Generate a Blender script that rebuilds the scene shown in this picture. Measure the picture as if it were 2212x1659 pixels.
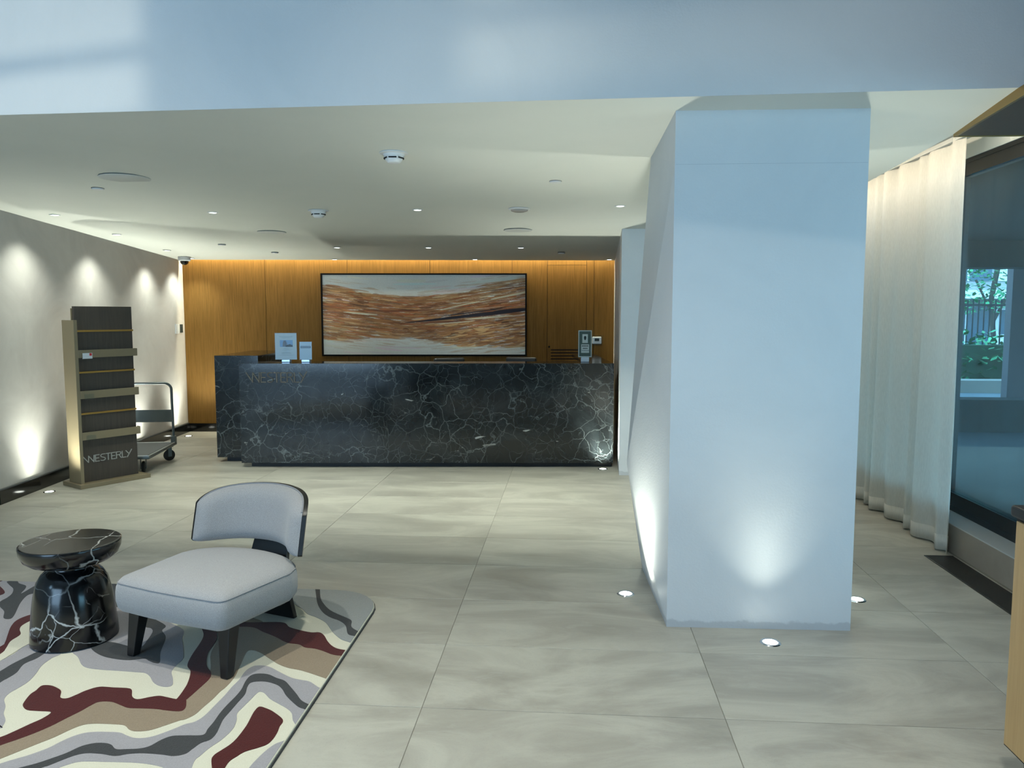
import bpy, bmesh, math, random
import numpy as np
from mathutils import Vector, Matrix
R = math.radians
for o in list(bpy.data.objects): bpy.data.objects.remove(o)
sc = bpy.context.scene
COL = sc.collection

# ---------------------------------------------------------------- camera
F, CX, CY, H = 1680.0, 1106.0, 829.5, 1.64
YAW = math.atan(128 / F); PIT = math.atan(149.5 / F)
cam = bpy.data.cameras.new('camera'); cam_o = bpy.data.objects.new('camera', cam); COL.objects.link(cam_o)
cam.sensor_fit = 'HORIZONTAL'; cam.sensor_width = 36.0; cam.lens = 36.0 * F / 2212.0
cam.clip_start = 0.05; cam.clip_end = 300
cam_o.location = (0, 0, H); cam_o.rotation_euler = (R(90) - PIT, 0, YAW)
sc.camera = cam_o

# ---------------------------------------------------------------- world, exposure
sc.view_settings.view_transform = 'Standard'; sc.view_settings.look = 'None'
sc.view_settings.exposure = 0.33; sc.view_settings.gamma = 1.0; sc.view_settings.use_curve_mapping = False
w = bpy.data.worlds.new('world'); sc.world = w; w.use_nodes = True
wn = w.node_tree; wn.nodes.clear()
wo = wn.nodes.new('ShaderNodeOutputWorld'); wb = wn.nodes.new('ShaderNodeBackground')
tc = wn.nodes.new('ShaderNodeTexCoord'); sp = wn.nodes.new('ShaderNodeSeparateXYZ'); wr = wn.nodes.new('ShaderNodeValToRGB')
wn.links.new(tc.outputs['Generated'], sp.inputs[0]); wn.links.new(sp.outputs[2], wr.inputs[0])
wr.color_ramp.elements[0].position = 0.0; wr.color_ramp.elements[0].color = (0.30, 0.42, 0.50, 1)
wr.color_ramp.elements[1].position = 0.5; wr.color_ramp.elements[1].color = (0.30, 0.52, 0.74, 1)
wn.links.new(wr.outputs[0], wb.inputs[0]); wb.inputs[1].default_value = 10.5
wn.links.new(wb.outputs[0], wo.inputs[0])
sc.cycles.max_bounces = 8; sc.cycles.diffuse_bounces = 4; sc.cycles.glossy_bounces = 3
sc.cycles.transparent_max_bounces = 8; sc.cycles.sample_clamp_indirect = 3.0
sc.cycles.use_denoising = True

def light(name, kind, loc, color, power, size=0.1, size_y=None, aim=None, spot=None, blend=0.5):
    l = bpy.data.lights.new(name, kind); l.color = color; l.energy = power
    if kind == 'AREA':
        l.size = size
        if size_y: l.shape = 'RECTANGLE'; l.size_y = size_y
    elif kind == 'SPOT':
        l.shadow_soft_size = size; l.spot_size = R(spot); l.spot_blend = blend
    else: l.shadow_soft_size = size
    o = bpy.data.objects.new(name, l); COL.objects.link(o); o.location = loc
    if aim: o.rotation_euler = (Vector(aim) - Vector(loc)).to_track_quat('-Z', 'Y').to_euler()
    return o
DAY = (0.46, 0.72, 1.0); LED = (0.96, 1.0, 0.86); WARM = (1.0, 0.90, 0.62); HIGH = (1.0, 0.99, 0.86)
# daylight: tall glazed front of the double-height space behind the camera
light('front_window_daylight', 'AREA', (-4.2, -4.1, 2.0), DAY, 268, 4.4, 3.4, aim=(-2.4, 4, 1.6))
# row of lamps in the high ceiling of the double-height space
for x_ in (-4.4, -2.5, -0.6, 1.3):
    light('high_ceiling_lamp', 'SPOT', (x_, 2.44, 6.1), HIGH, {-4.4: 480, -2.5: 620, -0.6: 600, 1.3: 320}[x_], 0.07, aim=(x_, 2.3, 0), spot=60, blend=1.0)
# light thrown up by the street outside through the left-hand window posts
light('street_glint', 'SPOT', (-12.5, -9.0, 2.2), (1.0, 0.97, 0.80), 2700, 0.09, aim=(-2.4, 3.85, 3.1), spot=21, blend=1.0)

# ---------------------------------------------------------------- tagging helpers
def tag(o, label=None, cat=None, group=None, kind=None):
    if label: o['label'] = label
    if cat: o['category'] = cat
    if group: o['group'] = group
    if kind: o['kind'] = kind
    return o
def empty(name, loc=(0, 0, 0), rz=0.0):
    o = bpy.data.objects.new(name, None); COL.objects.link(o)
    o.location = loc; o.rotation_euler = (0, 0, rz); o.empty_display_size = 0.1; return o
def copy_tree(o, parent=None):
    c = o.copy(); COL.objects.link(c)
    if parent: c.parent = parent
    for ch in list(o.children): copy_tree(ch, c)
    return c

# ---------------------------------------------------------------- mesh builder
class MB:
    def __init__(s): s.v = []; s.f = []; s.m = []
    def add(s, v, f, mi=0):
        n = len(s.v); s.v += [tuple(p) for p in v]; s.f += [[n + i for i in q] for q in f]; s.m += [mi] * len(f); return s
    def box(s, x0, x1, y0, y1, z0, z1, mi=0):
        return s.hexa([(x0, y0), (x1, y0), (x1, y1), (x0, y1)], z0, z1, mi)
    def hexa(s, pts, z0, z1, mi=0, z1s=None):
        n = len(pts)
        v = [(p[0], p[1], z0) for p in pts] + [(p[0], p[1], (z1s[i] if z1s else z1)) for i, p in enumerate(pts)]
        f = [list(range(n))[::-1], list(range(n, 2 * n))] + [[i, (i + 1) % n, n + (i + 1) % n, n + i] for i in range(n)]
        return s.add(v, f, mi)
    def lathe(s, prof, seg=40, sx=1, sy=1, cx=0, cy=0, cz=0, mi=0):
        v = []; f = []; n = len(prof)
        for k in range(seg):
            a = 2 * math.pi * k / seg
            v += [(cx + r * math.cos(a) * sx, cy + r * math.sin(a) * sy, cz + z) for r, z in prof]
        for k in range(seg):
            for i in range(n - 1):
                a, b = k * n + i, ((k + 1) % seg) * n + i
                f.append([a, b, b + 1, a + 1])
        s.add(v, f, mi)
        for i, rev in ((0, True), (n - 1, False)):
            if prof[i][0] > 1e-5:
                base = len(s.v) - n * seg
                q = [base + k * n + i for k in range(seg)]
                s.f.append(q[::-1] if rev else q); s.m.append(mi)
        return s
    def tube(s, pts, r, seg=10, mi=0, closed=False):
        P = [Vector(p) for p in pts]; n = len(P); v = []; f = []
        up = None
        for i in range(n):
            a = P[(i - 1) % n] if (closed or i) else P[0]; b = P[(i + 1) % n] if (closed or i < n - 1) else P[-1]
            t = (b - a).normalized()
            if up is None: up = Vector((0, 0, 1)) if abs(t.z) < 0.9 else Vector((1, 0, 0))
            sd = t.cross(up).normalized(); up = sd.cross(t).normalized()
            for k in range(seg):
                an = 2 * math.pi * k / seg; v.append(P[i] + sd * math.cos(an) * r + up * math.sin(an) * r)
        for i in range(n if closed else n - 1):
            for k in range(seg):
                j = (i + 1) % n
                f.append([i * seg + k, i * seg + (k + 1) % seg, j * seg + (k + 1) % seg, j * seg + k])
        if not closed: f += [list(range(seg))[::-1], [(n - 1) * seg + k for k in range(seg)]]
        return s.add(v, f, mi)
    def build(s, name, mats, parent=None, smooth=None, bevel=0, seg=2, sub=0):
        me = bpy.data.meshes.new(name); me.from_pydata(s.v, [], s.f)
        for m in (mats if isinstance(mats, (list, tuple)) else [mats]): me.materials.append(m)
        me.polygons.foreach_set('material_index', s.m); me.update()
        bm = bmesh.new(); bm.from_mesh(me); bmesh.ops.recalc_face_normals(bm, faces=bm.faces); bm.to_mesh(me); bm.free()
        if smooth is not None:
            me.polygons.foreach_set('use_smooth', [True] * len(me.polygons))
            try: me.set_sharp_from_angle(angle=R(smooth))
            except Exception: pass
        o = bpy.data.objects.new(name, me); COL.objects.link(o)
        if parent: o.parent = parent
        if bevel:
            b = o.modifiers.new('b', 'BEVEL'); b.width = bevel; b.segments = seg; b.limit_method = 'ANGLE'; b.angle_limit = R(40)
        if sub:
            b = o.modifiers.new('s', 'SUBSURF'); b.levels = sub; b.render_levels = sub
        return o

# ---------------------------------------------------------------- materials
def srgb(r, g, b):
    return tuple(((c / 255) / 12.92 if c / 255 <= 0.04045 else ((c / 255 + 0.055) / 1.055) ** 2.4) for c in (r, g, b)) + (1,)
class Mat:
    def __init__(s, name, col=(0.5, 0.5, 0.5, 1), rough=0.5, metal=0.0, spec=0.5):
        s.m = bpy.data.materials.new(name); s.m.use_nodes = True; s.t = s.m.node_tree; s.n = s.t.nodes
        s.b = s.n['Principled BSDF']; s.out = s.n['Material Output']
        s.b.inputs['Base Color'].default_value = col; s.b.inputs['Roughness'].default_value = rough
        s.b.inputs['Metallic'].default_value = metal; s.b.inputs['Specular IOR Level'].default_value = spec
        s.tc = None
    def N(s, t, **k):
        n = s.n.new(t)
        for a, b in k.items(): setattr(n, a, b)
        return n
    def L(s, a, b): s.t.links.new(a, b)
    def co(s, scale=(1, 1, 1), loc=(0, 0, 0), rot=(0, 0, 0), world=False):
        if not s.tc: s.tc = s.N('ShaderNodeTexCoord'); s.geo = s.N('ShaderNodeNewGeometry')
        m = s.N('ShaderNodeMapping'); m.inputs['Scale'].default_value = scale; m.inputs['Location'].default_value = loc
        m.inputs['Rotation'].default_value = rot
        s.L(s.geo.outputs['Position'] if world else s.tc.outputs['Object'], m.inputs[0]); return m.outputs[0]
    def noise(s, vec, scale, detail=4, rough=0.55, dist=0.0):
        n = s.N('ShaderNodeTexNoise'); n.inputs['Scale'].default_value = scale; n.inputs['Detail'].default_value = detail
        n.inputs['Roughness'].default_value = rough; n.inputs['Distortion'].default_value = dist
        s.L(vec, n.inputs['Vector']); return n.outputs[0]
    def ramp(s, fac, stops):
        r = s.N('ShaderNodeValToRGB'); e = r.color_ramp.elements
        while len(e) < len(stops): e.new(0.5)
        for i, (p, c) in enumerate(stops):
            e[i].position = p; e[i].color = c if len(c) == 4 else tuple(c) + (1,)
        s.L(fac, r.inputs[0]); return r.outputs[0]
    def mix(s, a, b, fac, mode='MIX'):
        m = s.N('ShaderNodeMix', data_type='RGBA', blend_type=mode)
        for sock, val in ((m.inputs[0], fac), (m.inputs[6], a), (m.inputs[7], b)):
            if hasattr(val, 'links'): s.L(val, sock)
            else: sock.default_value = val
        return m.outputs[2]
    def math(s, op, a, b=0.0, clamp=False, c=0.0):
        m = s.N('ShaderNodeMath', operation=op); m.use_clamp = clamp
        for i, val in enumerate((a, b, c)):
            if hasattr(val, 'links'): s.L(val, m.inputs[i])
            else: m.inputs[i].default_value = val
        return m.outputs[0]
    def base(s, c): s.L(c, s.b.inputs['Base Color']); return s
    def bump(s, h, strength=0.2, dist=0.01):
        b = s.N('ShaderNodeBump'); b.inputs['Strength'].default_value = strength; b.inputs['Distance'].default_value = dist
        s.L(h, b.inputs['Height']); s.L(b.outputs[0], s.b.inputs['Normal']); return s
    def emit(s, c, st): s.b.inputs['Emission Color'].default_value = c; s.b.inputs['Emission Strength'].default_value = st; return s
def grey(v): return (v, v, v, 1)

def plaster(name, c1, c2, scale=1.6, bump=0.15, rough=0.62):
    M = Mat(name, rough=rough); v = M.co(world=True)
    n = M.noise(v, scale, 6, 0.62, 0.8); M.base(M.ramp(n, [(0.30, c1), (0.72, c2)]))
    f = M.noise(v, 90, 4, 0.6); M.bump(f, bump, 0.004); return M.m
M_ceiling = plaster('ceiling_paint', srgb(214, 217, 211), srgb(219, 221, 215), 1.0, 0.05, 0.8)
M_upper = plaster('upper_wall_plaster', srgb(202, 205, 206), srgb(210, 212, 213), 1.3, 0.22, 0.7)
M_column = plaster('column_plaster', srgb(210, 213, 215), srgb(220, 222, 223), 1.2, 0.22, 0.42)
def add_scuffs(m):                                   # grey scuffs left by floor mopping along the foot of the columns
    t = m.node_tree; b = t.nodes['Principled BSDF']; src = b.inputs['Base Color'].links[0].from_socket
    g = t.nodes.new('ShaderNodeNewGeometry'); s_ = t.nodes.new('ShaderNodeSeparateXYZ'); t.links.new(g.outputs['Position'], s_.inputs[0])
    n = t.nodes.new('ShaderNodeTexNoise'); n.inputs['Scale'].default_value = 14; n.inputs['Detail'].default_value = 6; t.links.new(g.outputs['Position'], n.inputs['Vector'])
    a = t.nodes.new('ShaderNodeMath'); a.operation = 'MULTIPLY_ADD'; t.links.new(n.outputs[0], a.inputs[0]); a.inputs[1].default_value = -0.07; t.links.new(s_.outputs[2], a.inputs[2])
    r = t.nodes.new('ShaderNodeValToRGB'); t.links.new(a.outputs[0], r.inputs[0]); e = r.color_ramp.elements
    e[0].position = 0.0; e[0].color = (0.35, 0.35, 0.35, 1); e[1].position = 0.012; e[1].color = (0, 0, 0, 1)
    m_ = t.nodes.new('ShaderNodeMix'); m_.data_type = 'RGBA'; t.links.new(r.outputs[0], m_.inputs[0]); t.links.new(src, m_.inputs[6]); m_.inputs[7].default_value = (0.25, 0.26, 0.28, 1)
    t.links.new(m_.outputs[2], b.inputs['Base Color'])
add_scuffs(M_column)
M_leftwall = plaster('stucco_wall', srgb(183, 180, 177), srgb(205, 203, 199), 1.5, 0.15, 0.55)
M_white = Mat('white_plastic', srgb(225, 228, 230), 0.4).m
M_black = Mat('black_gloss', srgb(10, 11, 12), 0.12, spec=0.6).m
M_blackm = Mat('black_matt', srgb(12, 12, 13), 0.5).m

def wood(name, c1, c2, c3, axis='z', rough=0.45, fine=34.0, big=1.0, spec=0.5):
    M = Mat(name, rough=rough, spec=spec)
    st = {'z': (1, 1, 0.035), 'x': (0.035, 1, 1), 'y': (1, 0.035, 1)}[axis]
    v = M.co(scale=st, world=True)
    g = M.noise(v, fine * 2.6, 5, 0.65, 0.3); h = M.noise(v, 5 * big, 3, 0.5, 0.6)
    a = M.ramp(g, [(0.28, c1), (0.52, c2), (0.75, c3)])
    M.base(M.mix(a, c1, M.math('MULTIPLY', M.ramp(h, [(0.35, grey(0)), (0.7, grey(1))]), 0.35)))
    M.bump(g, 0.08, 0.002); return M.m
M_oak = wood('oak_veneer', srgb(94, 67, 27), srgb(115, 84, 38), srgb(128, 95, 47), rough=0.6, spec=0.15)
M_oakgap = Mat('panel_gap', srgb(50, 34, 18), 0.8).m
M_darkwood = wood('dark_wood_grain', srgb(48, 42, 38), srgb(58, 52, 46), srgb(70, 62, 54), rough=0.5)
M_taupe = Mat('taupe_metal_paint', srgb(126, 115, 92), 0.42, 0.25).m
M_gold = Mat('brushed_brass', srgb(160, 128, 70), 0.32, 0.9).m
M_blonde = wood('blonde_veneer', srgb(186, 148, 98), srgb(196, 158, 106), srgb(204, 168, 118), rough=0.5)

def marble(name, dark, vein, scale=2.2, rough=0.1, amount=1.0, world=True, white=0.0, gate=(0.40, 0.62), thin=0.02):
    M = Mat(name, rough=rough, spec=0.5); v = M.co(world=world)
    d = M.N('ShaderNodeTexNoise'); d.inputs['Scale'].default_value = scale * 0.9; d.inputs['Detail'].default_value = 5
    M.L(v, d.inputs['Vector'])
    vm = M.N('ShaderNodeVectorMath', operation='MULTIPLY_ADD'); M.L(d.outputs['Color'], vm.inputs[0])
    vm.inputs[1].default_value = (0.35, 0.35, 0.35); M.L(v, vm.inputs[2])
    def vor(sc_, lo, hi):
        t = M.N('ShaderNodeTexVoronoi', feature='DISTANCE_TO_EDGE'); t.inputs['Scale'].default_value = sc_
        M.L(vm.outputs[0], t.inputs['Vector'])
        return M.ramp(t.outputs['Distance'], [(lo, grey(1)), (hi, grey(0))])
    a = vor(scale * 1.6, 0.0, thin * 1.7); b = vor(scale * 3.4, 0.0, thin * 2.0)
    g1 = M.ramp(M.noise(v, scale * 0.55, 3, 0.5), [(gate[0], grey(0)), (gate[1], grey(1))])
    g2 = M.ramp(M.noise(v, scale * 1.3, 4, 0.6), [(gate[0] + 0.06, grey(0)), (gate[1] + 0.06, grey(1))])
    va = M.math('MULTIPLY', a, g1); vb = M.math('MULTIPLY', b, M.math('MULTIPLY', g2, 0.75))
    s = M.math('MULTIPLY', M.math('MAXIMUM', va, vb), amount, clamp=True)
    cl = M.ramp(M.noise(v, scale * 1.0, 6, 0.6, 1.2), [(0.4, dark), (0.75, tuple(c * 2.6 + 0.004 for c in dark[:3]) + (1,))])
    col = M.mix(cl, vein, s)
    if white > 0:
        w1 = M.ramp(M.noise(M.co(scale=(0.5, 0.5, 1.6), world=world), scale * 1.9, 3, 0.5, 1.6), [(0.70, grey(0)), (0.74, grey(1))])
        col = M.mix(col, srgb(215, 218, 212), M.math('MULTIPLY', w1, white))
    M.base(col); return M.m
M_desk = marble('desk_black_marble', srgb(20, 24, 26), srgb(108, 116, 117), 3.1, 0.11, 0.85, white=0.5, gate=(0.34, 0.60), thin=0.013)
M_tablem = marble('table_black_marble', srgb(9, 10, 12), srgb(196, 198, 196), 2.5, 0.16, 1.0, world=False, white=0.0, gate=(0.42, 0.56), thin=0.011)
M_browmarble = marble('brown_marble', srgb(58, 50, 44), srgb(150, 138, 120), 2.0, 0.2, 0.7)

# tile
def tile_mat():
    M = Mat('floor_tile', rough=0.42, spec=0.45)
    oi = M.N('ShaderNodeObjectInfo')
    v = M.co(world=True)
    vm = M.N('ShaderNodeVectorMath', operation='MULTIPLY_ADD'); cb = M.N('ShaderNodeCombineXYZ')
    M.L(oi.outputs['Random'], cb.inputs[0]); M.L(oi.outputs['Random'], cb.inputs[1])
    M.L(cb.outputs[0], vm.inputs[0]); vm.inputs[1].default_value = (17, 9, 0); M.L(v, vm.inputs[2])
    mp = M.N('ShaderNodeMapping'); mp.inputs['Scale'].default_value = (0.7, 1.6, 1); M.L(vm.outputs[0], mp.inputs[0])
    mp.inputs['Rotation'].default_value = (0, 0, 0.25)
    n = M.noise(mp.outputs[0], 1.5, 8, 0.62, 1.3); n2 = M.noise(mp.outputs[0], 7, 6, 0.65, 0.8); n3 = M.noise(v, 120, 3, 0.6)
    c = M.ramp(n, [(0.25, srgb(132, 130, 121)), (0.46, srgb(152, 150, 141)), (0.60, srgb(168, 167, 157)), (0.8, srgb(146, 143, 133))])
    c = M.mix(c, srgb(174, 174, 167), M.math('MULTIPLY', M.ramp(n2, [(0.56, grey(0)), (0.72, grey(1))]), 0.35))
    c = M.mix(c, srgb(122, 119, 110), M.math('MULTIPLY', M.ramp(n3, [(0.60, grey(0)), (0.70, grey(1))]), 0.25))
    M.base(c); rr = M.ramp(n, [(0.3, grey(0.36)), (0.7, grey(0.5))]); M.L(rr, M.b.inputs['Roughness'])
    M.bump(n3, 0.05, 0.002); return M.m
M_tile = tile_mat()
M_grout = Mat('grout', srgb(122, 120, 112), 0.8).m

def fabric(name, c, c2, sc_=420, rough=0.95):
    M = Mat(name, rough=rough, spec=0.2); v = M.co()
    n = M.noise(v, sc_, 2, 0.5); M.base(M.ramp(n, [(0.35, c), (0.65, c2)])); M.bump(n, 0.25, 0.002)
    M.b.inputs['Sheen Weight'].default_value = 0.25; return M.m
M_fabric = fabric('grey_wool_fabric', srgb(140, 139, 140), srgb(164, 163, 163))
M_fabricd = fabric('grey_piping', srgb(132, 132, 136), srgb(150, 150, 154))
M_blackwood = wood('black_stained_wood', srgb(5, 5, 6), srgb(8, 8, 9), srgb(11, 11, 12), rough=0.4)
def rugmat(name, c, c2):
    M = Mat(name, rough=1.0, spec=0.1); v = M.co(world=True)
    n = M.noise(v, 230, 3, 0.6); b = M.noise(v, 9, 4, 0.6)
    a = M.ramp(n, [(0.3, c), (0.7, c2)]); M.base(M.mix(a, c2, M.math('MULTIPLY', b, 0.5)))
    M.bump(n, 0.5, 0.004); M.b.inputs['Sheen Weight'].default_value = 0.15; return M.m
M_rug = dict(cream=rugmat('rug_cream', srgb(184, 182, 164), srgb(200, 198, 182)), lav=rugmat('rug_lavender_grey', srgb(132, 130, 134), srgb(150, 148, 152)),
             dark=rugmat('rug_charcoal', srgb(48, 48, 48), srgb(60, 60, 60)), red=rugmat('rug_oxblood', srgb(56, 10, 3), srgb(72, 17, 7)),
             tan=rugmat('rug_taupe', srgb(120, 106, 88), srgb(138, 124, 105)), gray=rugmat('rug_grey', srgb(120, 124, 124), srgb(140, 143, 143)))
def curtain_mat():
    M = Mat('sheer_linen', srgb(216, 218, 212), 0.9); v = M.co(world=True)
    tr = M.N('ShaderNodeBsdfTranslucent'); tr.inputs[0].default_value = srgb(214, 216, 208)
    df = M.N('ShaderNodeBsdfDiffuse'); n = M.noise(M.co(scale=(1, 1, 0.15), world=True), 160, 2)
    M.L(M.ramp(n, [(0.3, srgb(222, 222, 216)), (0.7, srgb(236, 236, 230))]), df.inputs[0])
    ms = M.N('ShaderNodeMixShader'); ms.inputs[0].default_value = 0.38; M.L(df.outputs[0], ms.inputs[1]); M.L(tr.outputs[0], ms.inputs[2])
    M.L(ms.outputs[0], M.out.inputs[0]); return M.m
M_curtain = curtain_mat()
def glass_mat(name, tint, refl=1.0):
    M = Mat(name); g = M.N('ShaderNodeBsdfGlossy'); g.inputs[1].default_value = 0.02; g.inputs[0].default_value = (0.9, 0.95, 1, 1)
    t = M.N('ShaderNodeBsdfTransparent'); t.inputs[0].default_value = tint
    fr = M.N('ShaderNodeFresnel'); ge = M.N('ShaderNodeNewGeometry')
    M.L(M.math('MULTIPLY_ADD', ge.outputs['Backfacing'], 1 / 1.5 - 1.5, c=1.5), fr.inputs[0])
    ms = M.N('ShaderNodeMixShader'); M.L(M.math('MULTIPLY', fr.outputs[0], refl, clamp=True), ms.inputs[0])
    M.L(t.outputs[0], ms.inputs[1]); M.L(g.outputs[0], ms.inputs[2]); M.L(ms.outputs[0], M.out.inputs[0]); return M.m
M_glass = glass_mat('tinted_glass', (0.66, 0.82, 0.86, 1), 0.9)
M_acrylic = glass_mat('clear_acrylic', (0.93, 0.96, 0.97, 1), 0.35)
M_frame = Mat('black_aluminium', srgb(16, 22, 27), 0.3, 0.4).m
M_stone = plaster('sill_stone', srgb(128, 118, 108), srgb(142, 132, 120), 3, 0.1, 0.5)
M_grille = Mat('floor_grille', srgb(62, 62, 60), 0.4, 0.6).m
M_steel = Mat('painted_grey_steel', srgb(86, 96, 100), 0.35, 0.5).m
M_chrome = Mat('chrome', srgb(205, 210, 214), 0.15, 1.0).m
M_alu = Mat('pale_edge_trim', srgb(178, 182, 182), 0.4, 0.2).m
M_mat = Mat('rubber_mat', srgb(78, 82, 84), 0.75).m
M_letter = Mat('silver_letters', srgb(176, 176, 172), 0.4, 0.6).m
M_letterd = Mat('bronze_letters', srgb(98, 88, 72), 0.45, 0.3).m
M_lamp = Mat('lamp_glow', (1, 1, 1, 1)).emit((0.95, 1.0, 0.90, 1), 9.0).m
M_speaker = Mat('speaker_grille', srgb(196, 199, 198), 0.7).m
M_shadow = Mat('dark_slot', srgb(14, 14, 14), 0.7).m
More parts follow.
